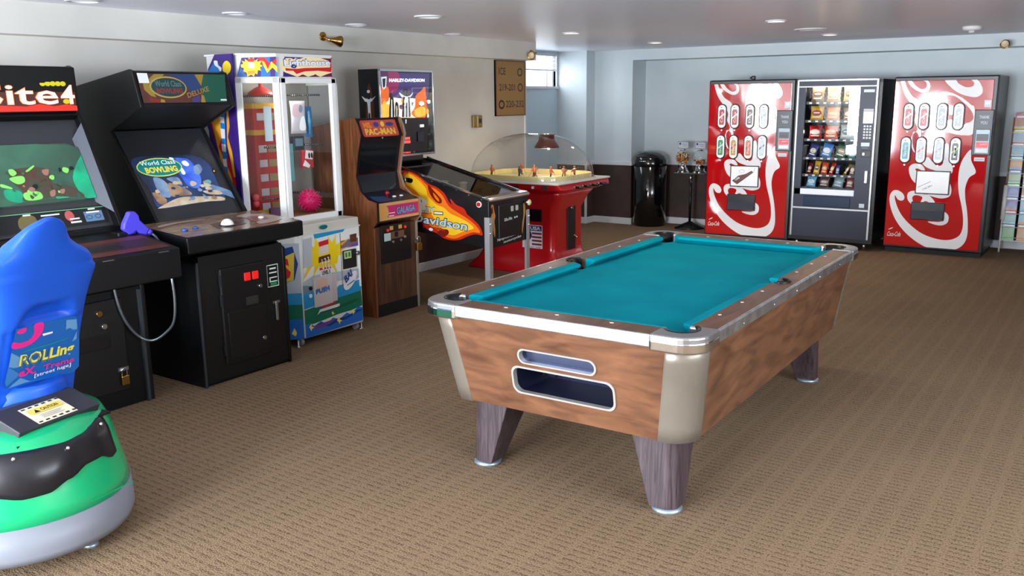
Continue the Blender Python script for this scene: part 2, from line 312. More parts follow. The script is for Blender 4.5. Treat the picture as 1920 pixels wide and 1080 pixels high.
  ('p','star',[(0.252,0.189),(0.265,0.204),(0.269,0.19),(0.284,0.183),(0.269,0.181),(0.263,0.17),(0.259,0.183)]),
 ],
 'marq_front':[
  ('p','indigo',[(0.075,1.937),(0.518,1.937),(0.515,1.813),(0.053,1.808)]),
  ('p','dred',[(0.397,1.938),(0.519,1.937),(0.518,1.873),(0.433,1.916)]),
  ('p','cream',[(0.05,1.913),(0.09,1.912),(0.08,1.929),(0.132,1.93),(0.155,1.922),(0.167,1.933),(0.202,1.926),(0.251,1.938),(0.397,1.938),(0.472,1.922),(0.509,1.905),(0.518,1.873),(0.507,1.841),(0.452,1.831),(0.388,1.812),(0.339,1.825),(0.271,1.811),(0.23,1.825),(0.175,1.809),(0.112,1.826),(0.067,1.838),(0.035,1.863)]),
  ('p','red',[(0.075,1.864),(0.126,1.861),(0.185,1.862),(0.245,1.868),(0.481,1.877),(0.497,1.918),(0.51,1.873),(0.492,1.845),(0.366,1.852),(0.243,1.845),(0.171,1.827),(0.143,1.848),(0.079,1.847)]),
  ('p','dred',[(0.193,1.809),(0.218,1.825),(0.265,1.81)]),
  ('p','dred',[(0.301,1.81),(0.34,1.829),(0.375,1.811)]),
  ('p','dred',[(0.419,1.812),(0.459,1.833),(0.51,1.827),(0.514,1.813)]),
 ],
 'marq_left':[
  ('p','indigo',[(0.047,1.929),(0.339,1.935),(0.32,1.807),(0.011,1.807)]),
  ('p','blue',[(0.011,1.807),(0.038,1.864),(0.069,1.821),(0.076,1.806)]),
  ('p','blue',[(0.178,1.931),(0.228,1.933),(0.224,1.806),(0.161,1.807)]),
  ('p','blue2',[(0.267,1.933),(0.288,1.933),(0.271,1.806),(0.254,1.806)]),
  ('p','red',[(0.148,1.929),(0.194,1.931),(0.222,1.897),(0.252,1.909),(0.33,1.93),(0.329,1.905),(0.249,1.863),(0.206,1.846),(0.167,1.897)]),
  ('p','yel',[(0.04,1.885),(0.057,1.891),(0.046,1.91),(0.07,1.904),(0.068,1.923),(0.087,1.908),(0.093,1.929),(0.11,1.922),(0.127,1.929),(0.13,1.908),(0.152,1.922),(0.144,1.903),(0.176,1.91),(0.162,1.888),(0.178,1.876),(0.161,1.867),(0.168,1.846),(0.147,1.85),(0.141,1.821),(0.129,1.831),(0.119,1.808),(0.102,1.821),(0.076,1.808),(0.074,1.834),(0.053,1.842),(0.059,1.863),(0.041,1.868)]),
  ('p','red',[(0.086,1.922),(0.129,1.924),(0.125,1.903),(0.087,1.904)]),
  ('p','wht',[(0.087,1.899),(0.129,1.899),(0.124,1.863),(0.085,1.863)]),
  ('p','gold',[(0.079,1.844),(0.13,1.848),(0.124,1.827),(0.08,1.825)]),
  ('p','yel',[(0.176,1.91),(0.192,1.901),(0.211,1.854),(0.235,1.905),(0.275,1.871),(0.313,1.92),(0.325,1.888),(0.318,1.871),(0.273,1.833),(0.241,1.867),(0.205,1.831),(0.183,1.88)]),
 ],
 'claw_side':[
  ('p','indigo',[(-0.041,1.943),(0.121,1.943),(0.178,1.902),(0.239,1.838),(0.291,1.708),(0.338,1.484),(0.187,1.261),(0.042,1.075),(0.037,1.487),(0.048,1.759)]),
  ('p','blue2',[(0.246,1.85),(0.178,1.902),(0.143,1.906),(0.097,1.851),(0.128,1.814),(0.259,1.817)]),
  ('s','wht',[(0.177,1.913),(0.142,1.912),(0.137,1.885),(0.104,1.867),(0.119,1.844),(0.139,1.868),(0.171,1.886)]),
  ('s','yel',[(0.088,1.888),(0.047,1.911),(0.008,1.886),(0.016,1.844),(0.058,1.823),(0.089,1.846)]),
  ('p','red',[(0.262,1.518),(0.189,1.53),(0.045,1.12),(0.042,1.075),(0.185,1.273)]),
  ('p','gold',[(0.251,1.53),(0.149,1.574),(0.147,1.441),(0.194,1.351),(0.091,1.174),(0.067,1.085),(0.187,1.261),(0.221,1.418)]),
  ('p','blue2',[(0.155,1.596),(0.102,1.596),(0.115,1.42),(0.118,1.173),(0.159,1.194),(0.159,1.419)]),
  ('p','wht',[(0.16,1.552),(0.117,1.547),(0.118,1.508),(0.159,1.513)]),
  ('p','wht',[(0.161,1.475),(0.117,1.47),(0.12,1.409),(0.16,1.408)]),
  ('p','wht',[(0.164,1.374),(0.121,1.37),(0.123,1.319),(0.161,1.324)]),
  ('p','wht',[(0.162,1.273),(0.122,1.274),(0.121,1.218),(0.156,1.223)]),
  ('p','gold',[(0.084,1.607),(0.066,1.607),(0.063,1.487),(0.089,1.42),(0.057,1.321),(0.041,1.154),(0.059,1.153),(0.103,1.375),(0.093,1.486)]),
 ],
 'bowl_marq':[
  ('p','base',[(0.017,0.195),(0.641,0.199),(0.601,0.021),(0.004,0.021)]),
  ('p','yel',[(0.136,0.193),(0.204,0.194),(0.181,0.174),(0.103,0.15),(0.085,0.131),(0.113,0.055),(0.082,0.062),(0.047,0.1),(0.049,0.135),(0.095,0.165)]),
  ('p','red',[(0.067,0.055),(0.138,0.039),(0.133,0.024),(0.062,0.025)]),
  ('p','yel',[(0.139,0.045),(0.163,0.039),(0.163,0.024),(0.133,0.024)]),
  ('p','blue',[(0.204,0.194),(0.414,0.197),(0.437,0.121),(0.414,0.093),(0.357,0.085),(0.324,0.14),(0.269,0.179)]),
  ('p','yel',[(0.413,0.195),(0.478,0.196),(0.44,0.123)]),
  ('p','green',[(0.478,0.196),(0.638,0.197),(0.597,0.023),(0.443,0.021),(0.435,0.069),(0.438,0.117)]),
  ('p','yel',[(0.427,0.073),(0.442,0.061),(0.443,0.021),(0.409,0.021)]),
  ('p','violet',[(0.354,0.045),(0.406,0.065),(0.411,0.037),(0.397,0.021),(0.347,0.022)]),
  ('p','teal',[(0.088,0.127),(0.099,0.123),(0.118,0.074),(0.102,0.074)]),
 ],
 'bowl_scr':[
  ('s','sblue',[(0.047,0.434),(0.264,0.453),(0.485,0.438),(0.567,0.372),(0.565,0.236),(0.56,0.094),(0.437,0.1),(0.303,0.098),(0.086,0.094),(0.073,0.238)]),
  ('s','sblue2',[(0.286,0.428),(0.429,0.418),(0.461,0.328),(0.456,0.258),(0.406,0.204),(0.34,0.234),(0.328,0.304),(0.306,0.375)]),
  ('s','swhite',[(0.306,0.436),(0.332,0.431),(0.334,0.41),(0.36,0.371),(0.369,0.318),(0.343,0.312),(0.338,0.373),(0.311,0.409)]),
  ('s','swhite',[(0.381,0.401),(0.411,0.405),(0.424,0.377),(0.403,0.365),(0.381,0.378)]),
  ('s','spale',[(0.455,0.363),(0.495,0.372),(0.501,0.336),(0.467,0.304),(0.437,0.303),(0.436,0.336)]),
  ('s','spale',[(0.136,0.304),(0.18,0.295),(0.209,0.253),(0.207,0.191),(0.182,0.16),(0.135,0.176),(0.124,0.233)]),
  ('s','spale',[(0.222,0.291),(0.291,0.296),(0.31,0.266),(0.305,0.232),(0.273,0.246),(0.243,0.266)]),
  ('s','stan',[(0.214,0.252),(0.251,0.249),(0.316,0.208),(0.341,0.165),(0.26,0.163),(0.197,0.17)]),
  ('s','stan',[(0.084,0.204),(0.125,0.189),(0.154,0.147),(0.129,0.116),(0.095,0.126),(0.082,0.166)]),
  ('s','slane',[(0.091,0.104),(0.232,0.149),(0.333,0.149),(0.534,0.127),(0.55,0.098),(0.438,0.103),(0.304,0.101),(0.091,0.093)]),
  ('s','spale',[(0.445,0.224),(0.499,0.224),(0.597,0.179),(0.659,0.131),(0.668,0.088),(0.574,0.134),(0.468,0.186)]),
  ('s','steal',[(0.462,0.246),(0.503,0.256),(0.52,0.243),(0.504,0.224),(0.465,0.228)]),
  ('s','slane',[(0.429,0.179),(0.533,0.174),(0.554,0.142),(0.463,0.152)]),
 ],
 'gun_scr':[
  ('s','sgreen',[(0.165,0.46),(0.279,0.509),(0.439,0.501),(0.629,0.471),(0.653,0.351),(0.646,0.174),(0.411,0.187),(0.229,0.183),(0.071,0.171)]),
  ('s','sbright',[(0.643,0.43),(0.65,0.331),(0.639,0.177),(0.564,0.183),(0.541,0.301)]),
  ('s','sbright',[(0.411,0.187),(0.43,0.215),(0.477,0.196),(0.475,0.187)]),
  ('s','sbright',[(0.164,0.26),(0.241,0.244),(0.229,0.183),(0.162,0.206)]),
  ('s','smaroon',[(0.231,0.364),(0.352,0.373),(0.423,0.349),(0.423,0.273),(0.512,0.246),(0.564,0.183),(0.415,0.198),(0.334,0.192),(0.239,0.189),(0.249,0.243),(0.213,0.31)]),
  ('s','slime',[(0.303,0.354),(0.351,0.383),(0.352,0.373),(0.314,0.35)]),
  ('s','slime',[(0.208,0.32),(0.277,0.328),(0.279,0.295),(0.238,0.285)]),
  ('s','slime',[(0.254,0.233),(0.331,0.235),(0.34,0.197),(0.289,0.188),(0.25,0.197)]),
  ('s','slime',[(0.158,0.293),(0.2,0.271),(0.201,0.261),(0.153,0.275)]),
  ('s','spink',[(0.388,0.352),(0.424,0.354),(0.409,0.322),(0.389,0.328)]),
  ('s','spink',[(0.39,0.229),(0.419,0.236),(0.408,0.204),(0.385,0.201)]),
  ('s','spink',[(0.445,0.233),(0.472,0.235),(0.46,0.212),(0.442,0.214)]),
 ],
 'luge_st':[
  ('p','lblue',[(-0.071,0.127),(0.04,0.124),(0.168,0.122),(0.191,0.112),(0.219,0.008),(0.236,-0.124),(0.213,-0.144),(-0.074,-0.122),(-0.091,-0.11),(-0.093,-0.088),(-0.08,0.008)]),
  ('p','lpale',[(-0.078,0.03),(-0.039,0),(-0.038,-0.042),(-0.059,-0.04),(-0.082,-0.029)]),
  ('p','lpale',[(-0.076,-0.122),(-0.029,-0.092),(0.016,-0.12),(0.094,-0.128),(-0.009,-0.12)]),
  ('p','lpale2',[(-0.091,-0.093),(-0.084,-0.028),(-0.031,-0.075),(-0.083,-0.113)]),
  ('s','lpink',[(-0.077,0.073),(-0.046,0.063),(-0.01,0.067),(0.007,0.091),(0.005,0.127),(0.043,0.124),(0.042,0.082),(0.012,0.052),(-0.032,0.04),(-0.076,0.048)]),
  ('s','lpink',[(-0.067,0.11),(-0.053,0.122),(-0.029,0.122),(-0.029,0.107),(-0.045,0.101)]),
  ('p','lwhite',[(0.044,0.077),(0.089,0.076),(0.088,0.068),(0.048,0.067)]),
  ('p','lgreen',[(-0.041,0.02),(-0.018,0.025),(0.074,0.024),(0.161,0.029),(0.166,0.025),(0.079,0.019),(-0.013,0.02)]),
  ('p','lpale',[(0.143,0.111),(0.191,0.103),(0.2,0.057),(0.184,0.057),(0.164,0.071),(0.147,0.067)]),
  ('p','lpale',[(0.183,0.005),(0.199,0.049),(0.204,0.012)]),
 ],
}
# ------------------------------------------------------------------ the room
CEIL = 2.243; XL = -5.63; XR = 2.6; YB = 10.90; YP = 10.52; YC = 10.30; XA = -6.40; YE = 8.38
carpet = M('carpet', (128,103,78), .95, spec=.1)
nt, b, N, Lk = nodes(carpet)
tc = N('ShaderNodeTexCoord'); sp = N('ShaderNodeSeparateXYZ'); Lk(tc.outputs['Object'], sp.inputs[0])
def mth(op, a, c=None, v=None):
    m = N('ShaderNodeMath'); m.operation = op
    for i, x in enumerate((a, c)):
        if x is None: continue
        if isinstance(x, (int, float)): m.inputs[i].default_value = x
        else: Lk(x, m.inputs[i])
    return m.outputs[0]
nz = N('ShaderNodeTexNoise'); nz.inputs['Scale'].default_value = 55; nz.inputs['Detail'].default_value = 4; Lk(tc.outputs['Object'], nz.inputs['Vector'])
wob = mth('MULTIPLY', mth('SUBTRACT', nz.outputs['Fac'], .5), .012)
rowf = mth('FRACT', mth('MULTIPLY', mth('ADD', sp.outputs['Y'], wob), 1/.036))
row = mth('GREATER_THAN', rowf, .62)
colf = mth('ABSOLUTE', mth('SUBTRACT', mth('FRACT', mth('MULTIPLY', mth('ADD', sp.outputs['X'], wob), 1/.105)), .5))
colm = mth('LESS_THAN', colf, .36)
n5 = N('ShaderNodeTexNoise'); n5.inputs['Scale'].default_value = 26; n5.inputs['Detail'].default_value = 3; Lk(tc.outputs['Object'], n5.inputs['Vector'])
dash = mth('MULTIPLY', mth('MULTIPLY', row, mth('ADD', mth('MULTIPLY', colm, .75), .22)), mth('MULTIPLY', n5.outputs['Fac'], 1.9))
rib = mth('MULTIPLY', mth('GREATER_THAN', mth('FRACT', mth('MULTIPLY', mth('ADD', sp.outputs['Y'], wob), 1/.018)), .74), .24)
n2 = N('ShaderNodeTexNoise'); n2.inputs['Scale'].default_value = 150; n2.inputs['Detail'].default_value = 2; Lk(tc.outputs['Object'], n2.inputs['Vector'])
n3 = N('ShaderNodeTexNoise'); n3.inputs['Scale'].default_value = 1.1; n3.inputs['Detail'].default_value = 3; Lk(tc.outputs['Object'], n3.inputs['Vector'])
dk = mth('ADD', mth('ADD', mth('MULTIPLY', dash, .40), rib), mth('MULTIPLY', mth('SUBTRACT', n2.outputs['Fac'], .5), 3.2))
dk = mth('ADD', dk, mth('MULTIPLY', mth('SUBTRACT', n3.outputs['Fac'], .5), .5))
rp = N('ShaderNodeValToRGB'); Lk(dk, rp.inputs[0]); rp.color_ramp.elements[0].position = 0; rp.color_ramp.elements[1].position = 1
rp.color_ramp.elements[0].color = (*lin((144,121,96)), 1); rp.color_ramp.elements[1].color = (*lin((74,58,43)), 1); Lk(rp.outputs[0], b.inputs['Base Color'])
bp = N('ShaderNodeBump'); bp.inputs['Strength'].default_value = .5; bp.inputs['Distance'].default_value = .004; Lk(mth('SUBTRACT', 1, dk), bp.inputs['Height']); Lk(bp.outputs[0], b.inputs['Normal'])
wallm = grain(M('wall_paint_left', (218,216,209), .6), (210,208,201), (224,222,216), nscale=1.5, detail=3)
wallb = grain(M('wall_paint_back', (212,222,226), .55), (205,216,221), (218,227,231), nscale=1.2, detail=3)
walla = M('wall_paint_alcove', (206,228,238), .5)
ceilm = M('ceiling_paint', (236,236,248), .36, spec=.4)
wains = grain(M('wainscot_brown', (70,54,50), .55), (62,48,45), (80,62,57), nscale=4)
trimw = M('trim_white', (222,226,230), .4)
struct(G().box(XA-.3, XR+.2, REAR_Y-.2, YB+.3, -.1, 0).obj('floor', carpet))
struct(G().box(XA-.3, XR+.2, REAR_Y-.2, YB+.3, CEIL, CEIL+.1).obj('ceiling', ceilm))
RAIL = .775
def wall(name, segs, paint, low=True):
    g = G()
    for (x0, x1, y0, y1, z0, z1, mi) in segs: g.box(x0, x1, y0, y1, z0, z1, mi)
    return struct(g.obj(name, [paint, wains]))
def wseg(x0, x1, y0, y1, z1=CEIL): return [(x0, x1, y0, y1, 0, RAIL, 1), (x0, x1, y0, y1, RAIL, z1, 0)]
wall('wall_left', wseg(XL-.15, XL, REAR_Y, YE), wallm)
struct(G().box(XL, -5.479, REAR_Y, YE, 2.053, CEIL).obj('trim_1', wallm), 'painted soffit running along the left wall below the ceiling')
struct(G().box(XL-.005, XL+.012, YE-.012, YE+.012, 0, 2.053).obj('trim_2', trimw), 'white corner bead where the left wall ends')
# alcove behind the end of the left wall
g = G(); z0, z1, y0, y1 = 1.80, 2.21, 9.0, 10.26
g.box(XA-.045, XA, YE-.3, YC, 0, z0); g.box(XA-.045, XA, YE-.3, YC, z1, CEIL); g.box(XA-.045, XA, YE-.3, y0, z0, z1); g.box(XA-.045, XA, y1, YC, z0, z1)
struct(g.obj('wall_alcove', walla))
struct(G().box(XA-.15, XL-.15, YE-.3, YE-.15, 0, CEIL).obj('wall_alcove_side', wallm))
win = struct(G().box(XA-.05, XA+.015, y0-.04, y0, z0-.04, z1).box(XA-.05, XA+.015, y1, y1+.035, z0-.04, z1).box(XA-.05, XA+.03, y0-.04, y1+.035, z0-.03, z0).box(XA-.05, XA+.015, y0, y1, z1-.02, z1).obj('window_1', trimw), 'small high window with half raised white blinds in the alcove')
G().box(XA-.022, XA-.008, 10.055, 10.067, z0, z1).obj('mullion', M('mullion_grey', (150,150,155), .4), win)
G().box(XA-.036, XA-.031, y0, y1, z0, z1).obj('pane', GLASS, win)
slat = M('blind_slat', (232,236,240), .4)
for k in range(9):
    G().prism([(XA, 2.03+k*.021), (XA+.026, 2.014+k*.021), (XA+.027, 2.016+k*.021), (XA+.001, 2.032+k*.021)], y0+.01, y1-.01, 'y').obj('blind_slat', slat, win).rotation_euler = (0,0,0)
G().box(XA-.0, XA+.03, y0+.01, y1-.01, 1.995, 2.012).obj('blind_bottom_rail', slat, win)
# back wall: near pier, second pier, recess with beam over it
wall('wall_pier', wseg(XA, -5.953, YC, YB+.15), wallb)
wall('wall_second_pier', wseg(-5.953, -5.40, YP, YB+.15), wallb)
wall('wall_back', wseg(-5.40, XR+.15, YB, YB+.15), wallb)
struct(G().box(-5.40, XR, YP, YB, 2.112, CEIL).obj('trim_3', wallb), 'painted beam across the top of the back recess')
g = G(); ys = REAR_Y
for (a, b_, c, d) in RIGHT_WINDOWS:
    g.box(XR, XR+.15, ys, a, 0, RAIL, 1).box(XR, XR+.15, ys, a, RAIL, CEIL).box(XR, XR+.15, a, b_, 0, RAIL, 1).box(XR, XR+.15, a, b_, RAIL, c).box(XR, XR+.15, a, b_, d, CEIL); ys = b_
g.box(XR, XR+.15, ys, YB, 0, RAIL, 1).box(XR, XR+.15, ys, YB, RAIL, CEIL); struct(g.obj('wall_right', [wallm, wains]))
for k, (a, b_, c, d) in enumerate(RIGHT_WINDOWS):
    w = struct(G().box(XR-.01, XR+.1, a, a+.05, c, d).box(XR-.01, XR+.1, b_-.05, b_, c, d).box(XR-.01, XR+.1, a, b_, c, c+.05).box(XR-.01, XR+.1, a, b_, d-.05, d).obj('window_%d' % (k+7), trimw))
    G().box(XR+.054, XR+.06, a+.05, b_-.05, c+.05, d-.05).obj('pane', GLASS, w)
# chair rails and baseboards
def run(name, x0, x1, y0, y1, z0, z1, lab): return struct(G().box(x0, x1, y0, y1, z0, z1).obj(name, trimw, bevel=.004), lab)
run('trim_4', XA, -5.94, YC-.018, YC, RAIL, RAIL+.05, 'chair rail on the pier beside the alcove')
run('trim_5', -5.953, -5.937, YC, YP, RAIL, RAIL+.05, 'chair rail on the side of the pier')
run('trim_6', -5.937, -5.385, YP-.018, YP, RAIL, RAIL+.05, 'chair rail on the second pier')
run('trim_7', -5.40, -5.384, YP, YB, RAIL, RAIL+.05, 'chair rail on the side of the recess')
run('trim_8', -5.384, XR, YB-.018, YB, RAIL, RAIL+.05, 'chair rail along the recessed back wall')
run('trim_9', -5.968, -5.938, YC-.012, YC+.012, 0, RAIL, 'white corner bead on the brown pier')
run('baseboard_pier', XA, -5.94, YC-.02, YC, 0, .085, None); run('baseboard_pier_side', -5.953, -5.935, YC, YP, 0, .085, None)
run('baseboard_second_pier', -5.935, -5.382, YP-.018, YP, 0, .085, None); run('baseboard_recess_side', -5.40, -5.382, YP, YB, 0, .085, None)
run('baseboard_back', -5.382, XR, YB-.018, YB, 0, .085, None); run('baseboard_left', XL, XL+.018, REAR_Y, YE, 0, .085, None)
run('baseboard_right', XR-.018, XR, REAR_Y, YB, 0, .085, None)
run('trim_10', XL, XL+.018, REAR_Y, YE, RAIL, RAIL+.05, 'chair rail along the left wall')
# rear wall behind the camera with its windows, the last two added to light the room
g = G(); xs = XL-.15
for (a, b_, c, d) in REAR_AND_ADDED_WINDOWS:
    g.box(xs, a, REAR_Y-.15, REAR_Y, 0, CEIL); g.box(a, b_, REAR_Y-.15, REAR_Y, 0, c); g.box(a, b_, REAR_Y-.15, REAR_Y, d, CEIL); xs = b_
g.box(xs, XR+.15, REAR_Y-.15, REAR_Y, 0, CEIL); struct(g.obj('wall_front', wallm))
for k, (a, b_, c, d) in enumerate(REAR_AND_ADDED_WINDOWS):
    w = struct(G().box(a, a+.05, REAR_Y-.1, REAR_Y+.01, c, d).box(b_-.05, b_, REAR_Y-.1, REAR_Y+.01, c, d).box(a, b_, REAR_Y-.1, REAR_Y+.01, c, c+.05).box(a, b_, REAR_Y-.1, REAR_Y+.01, d-.05, d).obj('window_%d' % (k+2), trimw))
    G().box(a+.05, b_-.05, REAR_Y-.06, REAR_Y-.054, c+.05, d-.05).obj('pane', GLASS, w)
# ------------------------------------------------------------------ pool table
woodp = grain(M('pool_veneer', (150,95,62), .38, spec=.5), (72,44,29), (138,94,67), (1.2,1.2,4.6), 4.2, 10, dist=.7, lo=.22, hi=.80)
woodr = grain(M('pool_rail_wood', (120,80,58), .36, spec=.35), (88,57,41), (120,82,60), (6,1.2,6), 4, 6, dist=.8)
woodl = grain(M('pool_leg_laminate', (88,72,76), .45), (50,40,44), (86,72,77), (22,22,1.2), 3, 6, dist=1.2)
felt = grain(M('teal_felt', (0,140,156), .95, spec=.08), (0,134,152), (0,147,162), nscale=3, detail=3)
taupe = grain(M('corner_aluminium', (134,126,114), .36, .35), (124,116,105), (144,136,124), nscale=2)
castm = M('cast_metal', (176,176,178), .3, .85); trimc = grain(M('scuffed_trim', (205,206,208), .3, .9), (180,182,184), (222,223,225), (3,3,3), 6)
P = T('pool_table', 'coin operated wood veneer pool table with teal felt and chrome corners', 'pool table', (-1.878, 4.12, 0), .9)
HW, HL, ZT = .65, 1.22, .787
def rrect(hw, hl, r, z, n=6):
    return [(x, y, z) for x, y in stadium(0, 0, 2*hw, 2*hl, n, r)]
# cabinet: four tapered panels between rounded corner strips
tw, tl, bw, bl, zb, zt = .632, 1.19, .575, 1.112, .335, .738
def cab(sx, sy, z):   # half sizes at z
    t = (z-zb)/(zt-zb); return (bw+(tw-bw)*t, bl+(tl-bl)*t)
CR = .115
def pt(side, s, z, d=0):   # point on a panel: s runs along it
    w, l = cab(0, 0, z)
    if side == 'n': return (s, -l-d, z)
    if side == 'f': return (s, l+d, z)
    if side == 'r': return (w+d, s, z)
    return (-w-d, s, z)
for nm, side in (('end_panel', 'n'), ('end_panel', 'f'), ('side_panel', 'r'), ('side_panel', 'l')):
    g = G(); 
    def corner(z, sgn):
        w, l = cab(0, 0, z); return sgn*((w if side in 'nf' else l)-CR+.004)
    q = [(corner(zb,-1), zb), (corner(zb,1), zb), (corner(zt,1), zt), (corner(zt,-1), zt)]
    if side == 'n':   # cut the slot and the ball return out of the near end
        slot = stadium(.018, .600, .362, .058, 6); ret = stadium(.035, .487, .480, .118, 5, .035)
        holes = [slot, ret]
        import bmesh
        bm = bmesh.new()
        def loop(pts, rev=False):
            vs = [bm.verts.new(pt('n', a, z)) for a, z in pts]; return [bm.edges.new((vs[i], vs[(i+1) % len(vs)])) for i in range(len(vs))]
        ed = loop(q)
        for h in holes: ed += loop(h)
        bmesh.ops.triangle_fill(bm, use_beauty=True, use_dissolve=False, edges=ed)
        ex = bmesh.ops.extrude_face_region(bm, geom=list(bm.faces))
        bmesh.ops.translate(bm, vec=(0, .02, 0), verts=[v for v in ex['geom'] if isinstance(v, bmesh.types.BMVert)])
        bmesh.ops.recalc_face_normals(bm, faces=bm.faces)
        me = bpy.data.meshes.new('end_panel'); bm.to_mesh(me); bm.free(); me.materials.append(woodp)
        ob = bpy.data.objects.new('end_panel', me); COL.objects.link(ob); ob.parent = P
        darkblue = M('ball_return_blue', (22,28,58), .45)
        for lab, h, dep in (('score_slot', slot, .05), ('ball_return', ret, .24)):
            g2 = G(); inn = h
            g2.loft([[pt('n', a, z, -.018) for a, z in inn], [pt('n', a, z, -dep) for a, z in inn]], caps=False, sm=False)
            g2.add([pt('n', a, z, -dep) for a, z in inn], [tuple(range(len(inn)))])
            g2.obj(lab, darkblue if lab == 'ball_return' else M('slot_steel', (90,98,125), .35, .6), P)
            c = (sum(a for a, z in h)/len(h), sum(z for a, z in h)/len(h))
            big = [((a-c[0])*(1+.005/abs(max(x for x, _ in h)-c[0]))+c[0], (z-c[1])*(1+.005/abs(max(zz for _, zz in h)-c[1]))+c[1]) for a, z in h]
            sm_ = [((a-c[0])*.985+c[0], (z-c[1])*.95+c[1]) for a, z in h]
            G().loft([[pt('n', a, z, .001) for a, z in big], [pt('n', a, z, .008) for a, z in big], [pt('n', a, z, .008) for a, z in sm_], [pt('n', a, z, -.02) for a, z in sm_]], caps=False, sm=False).obj('slot_trim', M('slot_trim_pale', (205,203,198), .35, .5), P)
        G().tube([pt('n', -.105+.03*math.cos(a/8*math.pi), .478+.045*math.sin(a/8*math.pi), -.13) for a in range(9)], .007).obj('ball_gate', STEEL, P)
        continue
    g.add([pt(side, a, z) for a, z in q]+[pt(side, a, z, -.02) for a, z in q], [(0,1,2,3),(7,6,5,4),(0,4,5,1),(1,5,6,2),(2,6,7,3),(3,7,4,0)])
    g.obj(nm, woodp, P)
for sx in (-1, 1):
    for sy in (-1, 1):
        rings = []
        for k in range(7):
            z = zb-.004+(zt+.004-zb)*k/6; w, l = cab(0, 0, z); ring = []
            n = 9; pr = []
            for i in range(n+1):
                a = math.pi/2*i/n; pr.append((w-CR+CR*math.cos(a), l-CR+CR*math.sin(a)))
            pr = [(w, l-CR-.012)]+pr+[(w-CR-.012, l)]
            outer = [(sx*(x+.004), sy*(y+.004), z) for x, y in pr]; inner = [(sx*(x-.012), sy*(y-.012), z) for x, y in pr][::-1]
            rings.append(outer+inner)
        G().loft(rings, sm=True).obj('corner_trim', taupe, P)
G().prism(stadium(0, 0, 2*bw-.02, 2*bl-.02, 6, .11), zb-.002, zb+.012, 'z').obj('cabinet_floor', BLACKM, P)
# slate bed with cloth
bx_, by_ = .545, 1.115; PC = (HW-.118-.004, HL-.13-.004); PR = .060
def arc(cx, cy, r, a0, a1, n=10): return [(cx+r*math.cos(math.radians(a0+(a1-a0)*i/n)), cy+r*math.sin(math.radians(a0+(a1-a0)*i/n))) for i in range(n+1)]
half = [p for p in arc(PC[0], -PC[1], PR, 200, 70)]+[(bx_, -.06)]+arc(HW-.118+.022, 0, .050, 245, 115)+[(bx_, .06)]+arc(PC[0], PC[1], PR, 290, 160)
bed = half+[(-x, -y) for x, y in half]
G().prism(bed, .68, .745, 'z').obj('playing_bed', felt, P, bevel=.006)
# rails (top rails of wood), chrome trim strips, cushions, corner castings
cl = .20   # casting length along each side
rw = .118
sp = .075
def rail(x0, x1, y0, y1, nm='rail'): return G().box(x0, x1, y0, y1, .735, ZT).obj(nm, woodr, P, bevel=.003)
rail(-HW+cl, HW-cl, -HL+.012, -HL+.13); rail(-HW+cl, HW-cl, HL-.13, HL-.012)
for s in (-1, 1):
    for (a, b_) in ((-HL+cl, -.055), (.055, HL-cl)): rail(min(s*(HW-.012), s*(HW-rw)), max(s*(HW-.012), s*(HW-rw)), a, b_)
    x0, x1 = sorted((s*(HW-.012), s*(HW-rw+.055))); G().box(x0, x1, -.055, .055, .735, ZT).obj('rail', woodr, P, bevel=.003)
    x0, x1 = sorted((s*HW, s*(HW-.016)))
    G().box(x0, x1, -HL+cl-.01, HL-cl+.01, .737, ZT+.002).obj('trim_strip', trimc, P, bevel=.006)
    y0, y1 = sorted((s*HL, s*(HL-.016)))
    G().box(-HW+cl-.01, HW-cl+.01, y0, y1, .737, ZT+.002).obj('trim_strip', trimc, P, bevel=.006)
def cushion(p0, p1, inw, m0=.045, m1=.045):
    # straight bank of rubber under felt: p0->p1 along the rail edge, inw = inward unit normal
    p0, p1, n = Vector((*p0, 0)), Vector((*p1, 0)), Vector((*inw, 0)); d = (p1-p0).normalized()
    prof = [(0, .742), (.012, .742), (.048, .768), (.052, .776), (.046, .783), (0, ZT+.001)]
    r0 = [tuple(p0+n*a+d*(a/.052*m0)+Vector((0,0,z))) for a, z in prof]; r1 = [tuple(p1+n*a-d*(a/.052*m1)+Vector((0,0,z))) for a, z in prof]
    G().loft([r0, r1], sm=False).obj('cushion', felt, P, bevel=.004)
ei = HL-.13; si = HW-rw
cushion((-si+.075, -ei), (si-.075, -ei), (0, 1)); cushion((-si+.075, ei), (si-.075, ei), (0, -1))
for s in (-1, 1):
    cushion((s*si, -ei+.075), (s*si, -.058), (-s, 0), m1=.018); cushion((s*si, .058), (s*si, ei-.075), (-s, 0), m0=.018)
